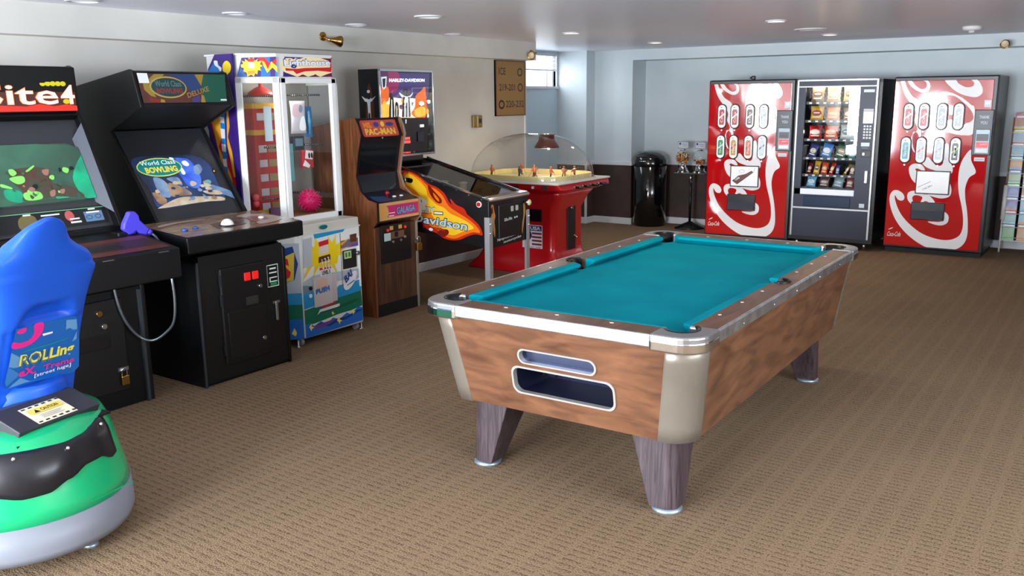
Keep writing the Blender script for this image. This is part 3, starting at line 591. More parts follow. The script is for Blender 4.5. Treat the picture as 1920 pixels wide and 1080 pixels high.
# corner pocket castings: rounded L plates with a pocket bite
for sx in (-1, 1):
    for sy in (-1, 1):
        R = .11; out = []
        for i in range(9):
            a = math.pi/2*i/8; out.append((HW+.004-R+R*math.cos(a), HL+.004-R+R*math.sin(a)))
        pc = PC; pr = PR
        bite = [(pc[0]+pr*math.cos(math.radians(a)), pc[1]+pr*math.sin(math.radians(a))) for a in range(140, -51, -19)]
        outline = [(HW+.004, HL-cl)]+out+[(HW-cl, HL+.004), (HW-cl, ei+.004), (HW-cl+.02, ei)]+bite+[(si, HL-cl+.02), (si+.004, HL-cl)]
        pts = [(sx*x, sy*y) for x, y in outline]
        o = G().prism(pts, .728, ZT+.006, 'z').obj('corner_casting', castm, P, bevel=.012, seg=3)
        lip = [(x-.004, y-.004) for x, y in [(HW+.01, HL-cl+.012)]+[(x+.006, y+.006) for x, y in out]+[(HW-cl+.012, HL+.01)]]
        G().loft([[(sx*x, sy*y, .727) for x, y in lip]+[(sx*(x-.02), sy*(y-.02), .727) for x, y in lip[::-1]], [(sx*x, sy*y, .772) for x, y in lip]+[(sx*(x-.02), sy*(y-.02), .772) for x, y in lip[::-1]]], sm=False).obj('corner_bumper', CHROME, P, bevel=.008, seg=3)
        g = G(); g.loft([[(sx*(pc[0]+r_*math.cos(math.radians(a))), sy*(pc[1]+r_*math.sin(math.radians(a))), z) for a in range(-60, 151, 15)] for r_, z in ((pr+.010,.795),(pr-.002,.793),(pr-.003,.74),(pr-.004,.66))], closed=False, caps=False)
        g.lathe([(.001,.655),(pr,.655),(pr,.65),(.001,.65)], (sx*pc[0], sy*pc[1], 0), 18); g.obj('pocket_liner', M('pocket_black', (10,10,12), .35), P)
for s in (-1, 1):
    c = (s*(si+.022), 0)
    G().loft([[(c[0]+s*r_*math.cos(math.radians(a)), r_*math.sin(math.radians(a)), z) for a in range(-100, 101, 20)] for r_, z in ((.047,ZT+.002),(.046,.74),(.046,.68))], closed=False, caps=False).lathe([(.001,.675),(.05,.675),(.05,.67),(.001,.67)], (c[0],0,0), 16).obj('pocket_liner', M('pocket_black', (10,10,12), .35), P)
    G().tube([(c[0]+.05*math.cos(a)*s, .05*math.sin(a), ZT+.001) for a in [math.radians(q) for q in range(-85, 86, 17)]], .007).obj('pocket_rim', M('pocket_black', (10,10,12), .35), P)
dm = M('diamond_white', (235,232,225), .3)
for k in (-3,-2,-1,1,2,3):
    for s in (-1, 1): G().prism([(s*(HW-.09)+a*.008, k*.262+c*.010) for a, c in ((1,0),(0,1),(-1,0),(0,-1))], ZT-.001, ZT+.0012, 'z').obj('diamond', dm, P)
for k in (-1,0,1):
    for s in (-1, 1): G().prism([(k*.25+a*.010, s*(HL-.09)+c*.008) for a, c in ((1,0),(0,1),(-1,0),(0,-1))], ZT-.001, ZT+.0012, 'z').obj('diamond', dm, P)
for k in (-2.5,-1.2,-.1,1.2,2.5):
    for s in (-1,1): G().lathe([(.005,0),(.005,.002),(.001,.003)], (s*HW,k*.3,.755), 10, 'x' ).obj('screw', STEEL, P)
# legs
for sx in (-1, 1):
    for sy in (-1, 1):
        def sec(x0, x1, y0, y1, r, z):
            out = []
            for i in range(7):
                a = math.pi/2*i/6; out.append((sx*(x1-r+r*math.cos(a)), sy*(y1-r+r*math.sin(a)), z))
            return [(sx*x1, sy*y0, z)]+out+[(sx*x0, sy*y1, z), (sx*x0, sy*y0, z)]
        rings = [sec(.392, .505, .945, 1.058, .055, .022), sec(.30, .497, .84, 1.048, .055, .332)]
        lg = G().loft(rings, sm=False).obj('leg', woodl, P, bevel=.004)
        G().lathe([(.05, 0), (.062, .002), (.064, .012), (.05, .022)], (sx*.449, sy*1.002, 0), 24).obj('foot', M('foot_zinc', (165,180,192), .35, .7), lg)
# ------------------------------------------------------------------ drinks machines
PALW = {'w': (240,240,242), 'k': (16,16,18), 'red': (190,24,30), 'green': (60,150,90), 'gold': (205,160,50), 'orange': (220,110,40), 'blue': (50,90,150), 'silver': (180,190,195), 'lime': (170,210,40), 'grey': (120,125,130), 'dgrey': (40,44,52), 'pale': (205,215,225), 'cyan': (90,170,200), 'red2': (215,40,50), 'brown': (90,40,30)}
vred = M('drinks_front_red', (186,12,20), .04, spec=1.0, emit=.08, ecol=(225,14,14), coat=1)
def drinks(name, label, loc, rotz, cans, cards):
    t = T(name, label, 'vending machine', loc, rotz, 'red drinks machines against the back wall'); Wd, Hd = .965, 1.827
    G().box(0, Wd, .045, .80, .045, Hd).obj('cabinet', BLACK, t, bevel=.012)
    G().box(.02, Wd-.02, .06, .78, 0, .045).obj('plinth', BLACKM, t)
    door = G().box(.002, Wd-.002, .004, .045, .05, Hd-.004).obj('door', BLACK, t, bevel=.01)
    G().box(.012, .925, -.006, .006, .075, 1.785).obj('front_panel', vred, t, bevel=.004)
    pc = [x for x in ART['coke_low']+ART['coke_top']]
    D('ribbon_print', t, (0,-.006,0), (1,0,0), (0,0,1), pc, PALW, emit=.10, rough=.06, coat=1, label='white script ribbon lettering', clip=(.014,.922,.077,1.783))
    D('small_logo', t, (0,-.006,0), (1,0,0), (0,0,1), [('t','w',('Coca-Cola',(.04,.165),(.175,.170),.05,.012,.25)), ('s','w',[(.05,.235),(.075,.255),(.1,.262),(.08,.245)])], PALW, rough=.2)
    fr = M('button_frame', (24,20,24), .3); wh = M('button_white', (240,240,240), .25, emit=.5)
    for k in range(8):
        cx = (.165,.313,.482,.635)[k % 4]-(.0 if k < 4 else .003); cz = 1.425 if k < 4 else 1.083
        bt = G().prism(stadium(cx, cz, .108, .278), -.022, -.004, 'y').obj('selection_button', fr, t, bevel=.006)
        G().prism(stadium(cx, cz, .082, .250), -.026, -.02, 'y').obj('button_face', wh, bt)
        c1, c2, tx = cans[k]
        D('can_print', bt, (cx,-.026,cz), (1,0,0), (0,0,1), [('p',c1,[(-.026,-.095),(.026,-.095),(.03,-.085),(.03,.06),(.022,.075),(-.022,.075),(-.03,.06),(-.03,-.085)]), ('p',c2,[(-.03,-.03),(.03,.02),(.03,.04),(-.03,-.01)]), ('r','silver',(-.022,.022,.075,.083)), ('r','k',(-.018,.004,.094,.103)), ('t','w' if c1 != 'w' else 'k',(tx,(.012,-.07),(.012,.05),.024,.01))], PALW, rough=.25)
        G().lathe([(.008,-.012),(.008,0),(.004,.002)], (cx,-.006,cz-.155), 10, 'y').obj('indicator', STEEL, t)
    # price/poster window
    G().box(.285, .612, -.02, -.004, .632, .876).obj('poster_frame', fr, t, bevel=.004)
    D('poster', t, (0,-.02,0), (1,0,0), (0,0,1), [('r','w',(.297,.600,.644,.864))]+cards, PALW, rough=.3, emit=.15)
    # delivery port
    s = G().box(.262, .585, -.03, -.004, .362, .548).obj('delivery_port', M('port_black', (20,22,28), .3), t, bevel=.006)
    G().add([(.275,-.032,.46),(.575,-.032,.46),(.575,-.06,.375),(.275,-.06,.375),(.275,-.028,.365),(.575,-.028,.365)], [(0,1,2,3),(3,2,5,4),(0,3,4),(1,5,2)]).obj('port_flap', M('flap_grey', (50,56,68), .3), s)
    # coin mechanism
    c = G().box(.780, .950, -.022, .004, 1.045, 1.492).obj('coin_panel', M('coin_panel', (34,36,44), .35), t, bevel=.006)
    G().box(.805, .935, -.03, -.02, 1.06, 1.30).obj('bill_plate', M('bill_plate', (110,120,125), .35, .5), c, bevel=.004)
    D('coin_print', c, (0,-.03,0), (1,0,0), (0,0,1), [('r','dgrey',(.815,.925,1.185,1.255)), ('r','k',(.825,.915,1.20,1.222)), ('r','red2',(.815,.925,1.12,1.175)), ('r','w',(.82,.92,1.075,1.108)), ('t','w',('EXACT',(.855,1.145),(.915,1.15),.012,.02))], PALW, emit={'red2': .6})
    D('thank_you', c, (0,-.022,0), (1,0,0), (0,0,1), [('r','dgrey',(.80,.94,1.31,1.475)), ('t','pale',('THANK',(.825,1.405),(.915,1.405),.03,.015)), ('t','pale',('YOU',(.838,1.350),(.902,1.350),.03,.015))], PALW)
    D('sticker', t, (0,-.0065,0), (1,0,0), (0,0,1), [('r','pale',(.855,.916,1.515,1.585)), ('r','w',(.862,.909,1.54,1.575)), ('r','pale',(.81,.905,.985,1.022)), ('r','grey',(.82,.895,1.0,1.005))], PALW)
    return t
R_, G_, O_, C_ = ('red','w','Coke'), ('green','w','Sprite'), ('orange','gold','Fanta'), ('gold','green','Mello')
drinks('drinks_vending_machine', 'red drinks vending machine nearest the brochure rack, with a green claw can button', (-2.131, 10.06, 0), 0,
    [R_, ('red2','w','Coke'), ('silver','w','Diet'), ('silver','w','diet'), ('cyan','green','Sprite'), ('pale','orange','Fresca'), ('pale','silver','zero'), ('k','lime','M')],
    [('l','k',([(.31,.70),(.43,.765)],.004)), ('t','k',('COKE ZERO',(.36,.67),(.45,.72),.016,.01))])
L2 = drinks('drinks_vending_machine', 'red drinks vending machine beside the gumball stand, with a bottle poster', (-4.079, 9.851, 0), 6,
    [R_, R_, ('brown','w','Diet'), ('pale','silver','zero'), ('green','pale','Sprite'), ('gold','red','Mello'), ('orange','red','Fanta'), ('pale','blue','Water')],
    [('p','brown',[(.31,.70),(.37,.66),(.41,.69),(.50,.76),(.55,.80),(.53,.82),(.46,.78),(.38,.76)]), ('t','w',('Coke',(.35,.70),(.40,.73),.03,.01)), ('o','grey',(.42,.81,.03,.02,.003)), ('l','grey',([(.55,.80),(.57,.85)],.004))])
G().box(.40, .44, .30, .36, 1.827, 1.875).obj('top_bracket', BLACK, L2, bevel=.01)
G().tube([(.405,.33,1.86),(.38,.33,1.85)], .01).obj('bracket_pin', BLACK, L2)
# ------------------------------------------------------------------ snack machine
navy = M('snack_navy', (38,44,66), .4); sn_in = M('snack_inside', (52,54,62), .6)
t = T('snack_vending_machine', 'dark blue glass fronted snack vending machine between two red drinks machines', 'vending machine', (-3.0753, 9.895, .0503), 1); SN = t; t.scale = (.9695,)*3
Wd = .845
# open cabinet carcass
G().box(-.03, .0, .02, .66, .03, 1.81).obj('side_wall', BLACK, t); G().box(Wd, Wd+.045, .02, .66, .03, 1.81).obj('side_wall', BLACK, t)
G().box(-.03, Wd+.045, .62, .66, .03, 1.81).obj('back_wall', sn_in, t); G().box(-.03, Wd+.045, .02, .66, 1.78, 1.815).obj('top_wall', BLACK, t)
G().box(.0, Wd, .02, .62, .03, .40).obj('lower_body', BLACK, t); G().box(.68, Wd, .02, .62, .40, 1.78).obj('control_body', BLACK, t)
for x in (.05, Wd-.05):
    for y in (.1, .58): G().lathe([(.02,-.0519),(.02,.03)], (x,y,0), 12).obj('leveling_foot', STEEL, t)
for x in (-.008, Wd-.012): G().box(x, x+.022, -.012, .024, .075, 1.818).obj('edge_strip', SILVER, t, bevel=.004)
G().box(.0, Wd, -.008, .02, 1.800, 1.820).obj('edge_strip', SILVER, t, bevel=.003); G().box(.0, Wd, .0, .02, 1.745, 1.800).obj('header_panel', navy, t)
G().box(.0, Wd, -.004, .02, 1.735, 1.748).obj('edge_strip', SILVER, t, bevel=.002)
G().box(.0, .085, .0, .03, .62, 1.735).obj('left_stile', navy, t); G().box(.668, Wd, .0, .03, .40, 1.735).obj('control_panel', navy, t)
G().box(.0, .668, .0, .03, .615, .628).obj('sill', navy, t); G().box(.085, .672, -.006, .02, .552, .616).obj('price_strip', M('price_strip', (225,232,238), .3, emit=.25), t, bevel=.003)
G().box(.0, .668, .0, .03, .40, .552).obj('door_surround', navy, t)
fl = G().box(.125, .640, -.008, .004, .418, .538).obj('delivery_flap', M('flap_blue', (40,58,86), .2), t, bevel=.006)
G().box(.0, Wd, -.010, .02, .388, .410).obj('edge_strip', SILVER, t, bevel=.004); G().box(.0, Wd, .0, .02, .075, .388).obj('kick_panel', navy, t)
G().box(.085, .668, .006, .010, .628, 1.735).obj('window_pane', GLASS, t)
# control panel parts
for nm_, its in (('maker_plate', [('r','pale',(.705,.815,1.675,1.705))]), ('instruction_card', [('r','w',(.716,.818,1.345,1.50)), ('r','dgrey',(.716,.818,1.475,1.482)), ('r','dgrey',(.716,.818,1.492,1.497))]), ('display', [('r','pale',(.712,.80,1.10,1.14))]), ('display_caption', [('r','grey',(.722,.79,1.078,1.086))]), ('service_sticker', [('r','pale',(.735,.79,.43,.475))])):
    D(nm_, t, (0,0,0), (1,0,0), (0,0,1), its, PALW, emit=.1)
for r in range(5):
    for c in range(3): G().box(.728+c*.030, .748+c*.030, -.008, .002, 1.305-r*.031, 1.325-r*.031).obj('key', M('key_white', (220,224,230), .4), t)
G().box(.72, .82, -.006, .004, .985, 1.055).obj('coin_slot', BLACK, t, bevel=.003)
G().box(.735, .755, -.009, -.004, 1.005, 1.03).obj('coin_return', STEEL, t)
G().box(.772, .806, -.022, .002, .70, .84).obj('lock_handle', SILVER, t, bevel=.006)
SHZ = [1.585, 1.385, 1.18, .975, .785, .640]
for z in SHZ:
    sh = G().box(.06, .668, .05, .60, z-.022, z-.012).obj('shelf', sn_in, t)
    G().box(.085, .665, .04, .05, z-.036, z-.006).obj('price_rail', M('rail_dark', (60,62,70), .4), sh)
    for k in range(7): G().box(.12+k*.078, .15+k*.078, .036, .041, z-.03, z-.012).obj('price_tag', WHITE, sh)
    for k in range(6 if z < 1 else 3):
        n = 6 if z < 1 else 3; wd = .56/n; cx = .10+wd*(k+.5)
        G().tube([(cx+wd*.4*math.cos(a*.9), .06+a*.022, z+.0+.05+.05*math.sin(a*.9)) for a in range(0, 22)], .002, 5).obj('coil', STEEL, sh)
tube = G().tube([(.10,.06,1.765),(.64,.06,1.765)], .012).obj('lamp_tube', M('tube_warm', (255,235,200), .4, emit=9), t)
G().tube([(.075,.045,1.62),(.072,.045,1.70)], .006).obj('lamp_tube', M('tube_warm2', (255,200,140), .4, emit=6), t)
def lamp(name, loc, watts, col, r=.03, parent=None):
    l = bpy.data.lights.new(name, 'POINT'); l.energy = watts; l.color = col; l.shadow_soft_size = r
    o = bpy.data.objects.new(name, l); COL.objects.link(o); o.location = loc; o.parent = parent; return o
for xx in (.2, .5): lamp('tube_light', (xx, .07, 1.735), 3.2, (1,.82,.6), .02, t)
lamp('tube_light', (.08, .06, 1.25), 1.1, (1,.9,.8), .02, t)
def bag_mesh(w, h, d, crimp=.02):
    rings = []; n = 12
    for j in range(11):
        v = j/10; z = h*v; th = d/2*max(.06, math.sin(math.pi*min(max((v-.06)/.88, 0), 1))**.6); ww = w/2*(1-.10*math.sin(math.pi*v))
        rings.append([(ww*math.copysign(abs(math.cos(a))**.6, math.cos(a)), th*math.sin(a), z) for a in [2*math.pi*i/n for i in range(n)]])
    return G().loft(rings)
def bag(kind, label, x, zshelf, w, h, c1, c2, tilt=0, d=.05, yy=.085, cat='snack'):
    o = bag_mesh(w, h, d); m = M('wrap_%s' % (c1,), c1, .22, spec=.6)
    ob = o.obj(kind, m); ob.location = (-3.0753+.9695*(x-yy*.0175), 9.895+.9695*(yy+x*.0175), .0503+.9695*(zshelf-.010)); ob.rotation_euler = (math.radians(-6), math.radians(tilt), 0); ob.scale = (.96,)*3
    tag(ob, label, cat, 'snacks behind the glass of the snack machine')
    D('wrapper_print', ob, (0,-d*.47,h*.5), (1,0,0), (0,0,1), [('e','b',(0,0,w*.34,h*.20)), ('r','c',(-w*.3,w*.3,-h*.32,-h*.24)), ('r','c',(-w*.22,w*.22,-h*.03,h*.05))], {'b': c2, 'c': (235,228,215)}, rough=.25, lift=.003)
    return ob
rows = [ # shelf, list of (kind,label,x,w,h,c1,c2,tilt)
 (0, [('chip_bag','tan pretzel bag on the top snack shelf, left',.20,.15,.17,(150,120,80),(90,60,35),0), ('chip_bag','orange and cream chip bag in the middle of the top snack shelf',.37,.15,.17,(225,150,90),(250,220,170),0), ('chip_bag','pale yellow popcorn bag on the top snack shelf, right',.545,.15,.17,(220,205,140),(120,100,50),0)]),
 (1, [('chip_bag','yellow corn chip bag with a red foot on the second snack shelf',.20,.155,.16,(225,175,60),(150,40,30),0), ('chip_bag','plain orange cheese snack bag on the second snack shelf',.375,.15,.15,(235,130,30),(245,160,60),0), ('chip_bag','brown and white mix bag on the second snack shelf',.55,.14,.14,(150,115,80),(230,215,190),0)]),
 (2, [('chip_bag','dark red chip bag on the third snack shelf',.195,.15,.15,(160,20,28),(225,210,200),0), ('chip_bag','bright orange red chip bag on the third snack shelf',.365,.16,.15,(215,70,25),(240,180,130),0), ('chip_bag','silver white chip bag on the third snack shelf',.54,.16,.16,(190,205,210),(90,120,130),0)]),
 (3, [('cookie_pouch','blue and cream cookie pouch leaning on the fourth snack shelf',.165,.10,.15,(60,70,150),(200,200,150),14), ('cookie_pouch','sky blue and white cookie pouch on the fourth snack shelf',.315,.12,.16,(70,140,215),(215,225,235),14), ('cookie_pouch','green and brown trail mix pouch on the fourth snack shelf',.47,.12,.15,(60,110,75),(165,140,105),16), ('cookie_pouch','teal and white mint pouch on the fourth snack shelf',.60,.08,.12,(90,175,165),(230,240,240),10)]),
 (4, [('candy_bar','maroon candy bar with a pink tip on the fifth snack shelf',.145,.055,.13,(120,25,30),(200,130,120),10), ('candy_bar','bright yellow candy bar on the fifth snack shelf',.225,.07,.15,(235,175,30),(60,40,20),8), ('candy_bar','orange candy bar on the fifth snack shelf',.31,.075,.14,(225,75,20),(240,150,40),8), ('candy_bar','red and gold candy bar tilted on the fifth snack shelf',.385,.05,.14,(190,35,20),(230,190,90),16), ('candy_bar','purple candy roll on the fifth snack shelf',.46,.045,.11,(80,70,150),(150,190,200),4), ('candy_bar','thin brown wafer bar tilted on the fifth snack shelf',.535,.035,.14,(150,110,55),(215,185,120),28), ('candy_bar','pale brown almond bar at the end of the fifth snack shelf',.615,.06,.12,(150,130,115),(225,210,200),8)]),
 (5, [('pastry_pack','light blue crinkled mint pack on the bottom snack shelf',.175,.11,.125,(110,190,230),(225,240,250),6), ('pastry_pack','dull brown pastry pack on the bottom snack shelf',.32,.12,.12,(110,70,65),(150,120,115),4), ('pastry_pack','grey blue pastry pack with a tan foot on the bottom snack shelf',.47,.12,.125,(140,165,165),(90,150,195),10), ('pastry_pack','dusty red pastry pack at the end of the bottom snack shelf',.60,.09,.12,(165,80,85),(180,150,130),4)])]
for si_, lst in rows:
    for (k, lab, x, w, h, c1, c2, tl_) in lst: bag(k, lab, x, SHZ[si_], w, h, c1, c2, tl_, d=.045 if 'bag' in k else .03)
# ------------------------------------------------------------------ gun arcade cabinet
PALG = {'k': (14,14,16), 'w': (240,240,240), 'red': (200,40,30), 'redd': (120,26,24), 'brn': (78,40,34), 'yel': (190,180,20), 'or': (235,110,50), 'sgreen': glow('crt_green', (50,74,62), (62,104,84), .35, 3), 'sbright': glow('crt_teal', (30,120,92), (26,160,116), .5, 5), 'smaroon': glow('crt_maroon', (84,56,48), (60,72,58), .25, 16), 'slime': (130,205,100), 'spink': (150,110,95), 'dk': (26,28,30), 'blue': (96,130,165), 'tan': (110,100,60), 'lg': (110,190,130), 'pink': (190,90,90)}
def V(a, b): return Vector(b)-Vector(a)
A_ = T('gun_arcade_cabinet', 'black light gun arcade cabinet with glowing red marquee and green screen', 'arcade machine', (-4.43, 2.10, 0), 90)
Wg = .70
side = [(0,0),(0,.645),(.03,.735),(.03,.90),(.135,.975),(.395,1.50),(.455,1.60),(.465,1.843),(.50,1.855),(.95,1.80),(.95,0)]
for x in (0, Wg-.022): G().prism(side, x, x+.022, 'x').obj('side_panel', BLACKCAB, A_, bevel=.004)
G().box(.022, Wg-.022, .93, .95, .02, 1.79).obj('back_panel', BLACKCAB, A_); G().box(.022, Wg-.022, .02, .94, .0, .02).obj('base_panel', BLACKCAB, A_)
G().prism([(.455,1.845),(.50,1.85),(.93,1.795),(.93,1.775),(.46,1.825)], .022, Wg-.022, 'x').obj('top_panel', BLACKCAB, A_)
G().box(.022, Wg-.022, .012, .03, .02, .66).obj('front_panel', BLACKCAB, A_)
# control shelf
sh = G().prism([(-.315,.735),(-.315,.895),(.135,.965),(.135,.735)], -.01, Wg+.03, 'x').obj('control_shelf', BLACKCAB, A_, bevel=.008)
vv = V((0,-.315,.895),(0,.135,.965))
D('shelf_print', sh, (0,-.315,.895), (1,0,0), vv, [('r','redd',(.02,Wg,.04,.30)), ('r','brn',(.02,Wg,.10,.24)), ('r','k',(.1,.5,.12,.20))], {'redd': (96,40,36), 'brn': (58,30,28), 'k': (30,24,24)}, rough=.5)
for xx in (.32, .63): G().box(xx-.03, xx+.03, -.318, -.313, .884, .888).obj('edge_slot', STEEL, sh)
# marquee
D('marquee_print', A_, (0,.44,1.61), (1,0,0), (0,.01,.24), [('r','brn',(.0,.675,.0,.215)), ('r','redd',(.0,.675,.0,.03)), ('p','red',[(.0,.0),(.678,.0),(.678,.025),(.62,.035),(.55,.025),(.47,.038),(.40,.025),(.2,.035),(.0,.02)]), ('p','red',[(.59,.165),(.65,.16),(.655,.205),(.60,.21)])]
  +[('e','yel',(.40-k*.09,.150,.018,.013)) for k in range(4)]+[('e','yel',(.50+k*.028,.145,.016,.013)) for k in range(5)]+[('e','yel',(.62,.05,.02,.013))]
  +[('t','or',('Site',(.162,.033),(.578,.033),.112,.022)), ('t','or',('4',(.589,.034),(.671,.034),.106,.022)), ('t','w',('Site',(.165,.036),(.575,.036),.105,.005)), ('t','w',('4',(.592,.037),(.668,.037),.10,.005))], PALG, emit={'w': 1.6, 'or': .7, 'red': .7, 'redd': .4, 'brn': .12, 'yel': .3}, label='glowing marquee lettering')
G().box(.022, Wg-.022, .443, .47, 1.605, 1.84).obj('marquee_box', BLACKCAB, A_)
G().prism([(.455,1.605),(.44,1.585),(.47,1.56),(.52,1.60)], .022, Wg-.022, 'x').obj('marquee_lip', BLACKCAB, A_)
# screen well
o0 = Vector((0,.20,.98)); vs = Vector((0,.255,.52)).normalized(); nn = Vector((1,0,0)).cross(vs)
def on(u, v, d=0): return tuple(o0+Vector((1,0,0))*u+vs*v+nn*d)
bez = G(); bez.add([on(.022,0),on(Wg-.022,0),on(Wg-.022,.66),on(.022,.66)], [(0,1,2,3)])
bez.obj('screen_bezel', M('bezel_grey', (52,54,58), .45), A_)
G().add([on(Wg-.075,.15,.001),on(Wg-.024,.06,.055),on(Wg-.024,.60,.055),on(Wg-.075,.53,.001)], [(0,1,2,3)]).obj('bezel_cheek', M('bezel_cheek', (74,80,90), .4), A_)
G().add([on(.075,.15,.001),on(.024,.06,.055),on(.024,.60,.055),on(.075,.53,.001)], [(3,2,1,0)]).obj('bezel_cheek', M('bezel_cheek', (74,80,90), .4), A_)
crt = stadium(.36, .335, .55, .345, 5, .07)
G().loft([[on(u, v, .001) for u, v in crt], [on((u-.36)*.97+.36, (v-.335)*.97+.335, .012) for u, v in crt]], caps=True, sm=False).obj('screen_tube', M('tube_grey', (66,84,74), .2), A_)
D('screen_image', A_, on(0,0,.013), (1,0,0), vs, ART['gun_scr']+flecks(24, (.20,.56,.19,.36), ['smaroon']*4+['sgreen']*3+['slime','spink','dk'], .016, 4), PALG, emit=.22, rough=.25, label='green lit game picture', clip=(.10,.632,.17,.505))
D('instruction_strip', A_, on(0,0,.004), (1,0,0), vs, [('r','dk',(.03,.655,.025,.128)), ('l','lg',([(.03,.126),(.655,.118)],.004)), ('s','tan',[(.18,.04),(.26,.04),(.27,.10),(.22,.115),(.18,.09)]), ('e','pink',(.45,.085,.025,.03)), ('r','w',(.445,.505,.042,.052)), ('r','w',(.445,.50,.062,.070)), ('r','w',(.30,.40,.098,.106)), ('r','w',(.21,.25,.11,.118)), ('r','blue',(.53,.635,.04,.098)), ('o','dk',(.555,.065,.018,.012,.003)), ('o','dk',(.605,.066,.018,.012,.003)), ('r','w',(.545,.62,.088,.097)), ('r','w',(.56,.60,.106,.114))], PALG, rough=.4)
G().add([on(.022,-.03,.01),on(Wg-.022,-.03,.01),on(Wg-.022,.66,.10),on(.022,.66,.055)], [(0,1,2,3)]) 
G().box(.022, Wg-.022, .13, .22, .955, .985).obj('bezel_sill', BLACKCAB, A_)
# coin door area
cd = G().box(.14, .56, -.004, .014, .10, .62).obj('coin_door', M('coin_door_black', (13,13,15), .4), A_, bevel=.008)
for (xx, zz) in ((.417,.556),(.30,.556)):
    G().lathe([(.016,-.012),(.016,0)], (xx,-.004,zz), 14, 'y').obj('coin_slot', BRASS, cd)
G().lathe([(.014,-.010),(.014,0)], (.439,-.004,.482), 14, 'y').obj('lock', STEEL, cd)
G().box(.25, .47, -.008, -.003, .36, .44).obj('coin_return', BLACK, cd, bevel=.004)
def padlock(label, loc, rz, s=1.0, body=BRASS):
    o = T('padlock', label, 'padlock', loc, rz)
    G().box(-.019*s, .019*s, -.009*s, .009*s, -.055*s, -.012*s).obj('lock_body', body, o, bevel=.004*s)
    G().tube([(-.012*s,0,-.014*s),(-.012*s,0,.008*s)]+[(-.012*s*math.cos(a*math.pi/8),0,(.008+.012*math.sin(a*math.pi/8))*s) for a in range(1,8)]+[(.012*s,0,.008*s),(.012*s,0,-.014*s)], .0035*s).obj('shackle', CHROME, o)
    return o
padlock('brass padlock hanging low on the gun arcade cabinet', (-4.43+.016, 2.62, .205), 90, 1.25)
G().box(.49, .55, -.012, 0, .215, .235).obj('hasp', STEEL, A_)
G().box(.655, .672, -.006, .012, .0, .645).obj('front_edge_trim', M('edge_grey', (48,54,58), .4), A_)
# blue gun in its holster with the steel cable
gunm = M('gun_blue', (78,68,215), .35)
gpts = [(.663,1.071),(.697,1.07),(.717,1.047),(.721,1.02),(.774,.964),(.75,.928),(.722,.938),(.696,.965),(.675,.95),(.652,.947),(.632,.967),(.618,.98),(.628,1.014),(.651,1.049)]
gob = G().prism(gpts, .012, .048, 'y').obj('light_gun', gunm, A_, bevel=.007)
G().tube([(gpts[4][0]-.006,.03,gpts[4][1]-.012),(gpts[4][0]+.012,.03,gpts[4][1]-.026)], .019, 12).obj('grip_end', gunm, gob)
G().tube([(gpts[7][0]+.004,.03,gpts[7][1]+.002),(gpts[7][0]-.004,.03,gpts[7][1]-.018),(gpts[9][0],.03,gpts[9][1]-.004)], .004).obj('trigger_guard', gunm, gob)
G().box(.59, .66, .02, .10, .93, .965).obj('gun_holster', BLACK, A_, bevel=.006)
cab = [(.775,.03,.945),(.80,.0,.915),(.775,-.10,.85),(.735,-.20,.75),(.74,-.21,.60),(.735,-.19,.47),(.715,-.13,.40),(.68,-.07,.36),(.63,-.03,.38),(.57,-.02,.46),(.53,-.02,.56),(.515,-.015,.66),(.51,-.01,.735)]
cc = []
for i in range(len(cab)-1):
    for j in range(4):
        t_ = j/4; p = [cab[max(i-1,0)], cab[i], cab[i+1], cab[min(i+2,len(cab)-1)]]
        cc.append(tuple(.5*(2*p[1][q]+(p[2][q]-p[0][q])*t_+(2*p[0][q]-5*p[1][q]+4*p[2][q]-p[3][q])*t_*t_+(3*p[1][q]-p[0][q]-3*p[2][q]+p[3][q])*t_**3) for q in range(3)))
G().tube(cc, .0075).obj('gun_cable', M('cable_steel', (120,128,135), .3, .8), A_)
# ------------------------------------------------------------------ bowling arcade cabinet
PALB = {'base': (86,50,44), 'yel': (150,125,50), 'red': (125,44,36), 'blue': (40,62,110), 'green': (26,84,66), 'violet': (66,60,120), 'teal': (90,130,130), 'ell': (34,62,66), 'gold': (170,150,80), 'w': (225,232,238), 'txt': (90,120,120), 'rtx': (140,50,42), 'tan': (150,125,75),
 'sblue': glow('crt_night', (34,44,62), (50,72,128), .25, 4), 'sblue2': glow('crt_blue', (40,70,180), (70,110,210), .5, 10), 'swhite': (225,232,240), 'spale': glow('crt_pale', (80,110,150), (130,155,185), .25, 9), 'stan': glow('crt_tan', (120,92,72), (176,146,112), .25, 9), 'slane': glow('crt_lane', (170,150,122), (205,190,165), .3, 9), 'steal': (110,150,150), 'ellb': (20,120,120), 'elly': (190,210,90), 'ytx': (220,205,50), 'wtx': (220,235,235), 'k': (20,22,24), 'hook': (190,170,120)}
B_ = T('bowling_arcade_cabinet', 'black bowling arcade cabinet with blue and tan lit screen and wide wood control panel', 'arcade machine', (-4.335, 3.07, 0), 90)
Wb = .66
side = [(0,0),(0,.75),(.10,.80),(.33,.955),(.71,1.48),(.38,1.622),(.44,1.828),(.47,1.838),(1.05,1.752),(1.05,0)]
for x in (0, Wb-.022): G().prism(side, x, x+.022, 'x').obj('side_panel', BLACKCAB, B_, bevel=.004)
G().box(.022, Wb-.022, 1.03, 1.05, .02, 1.75).obj('back_panel', BLACKCAB, B_); G().box(.022, Wb-.022, .02, 1.04, .0, .02).obj('base_panel', BLACKCAB, B_)
G().prism([(.44,1.822),(.47,1.832),(1.04,1.748),(1.04,1.73),(.46,1.81)], .022, Wb-.022, 'x').obj('top_panel', BLACKCAB, B_)
G().prism([(.385,1.628),(.70,1.492),(.72,1.50),(.40,1.65)], .022, Wb-.022, 'x').obj('canopy_underside', M('black_matte2', (13,14,17), .5), B_)
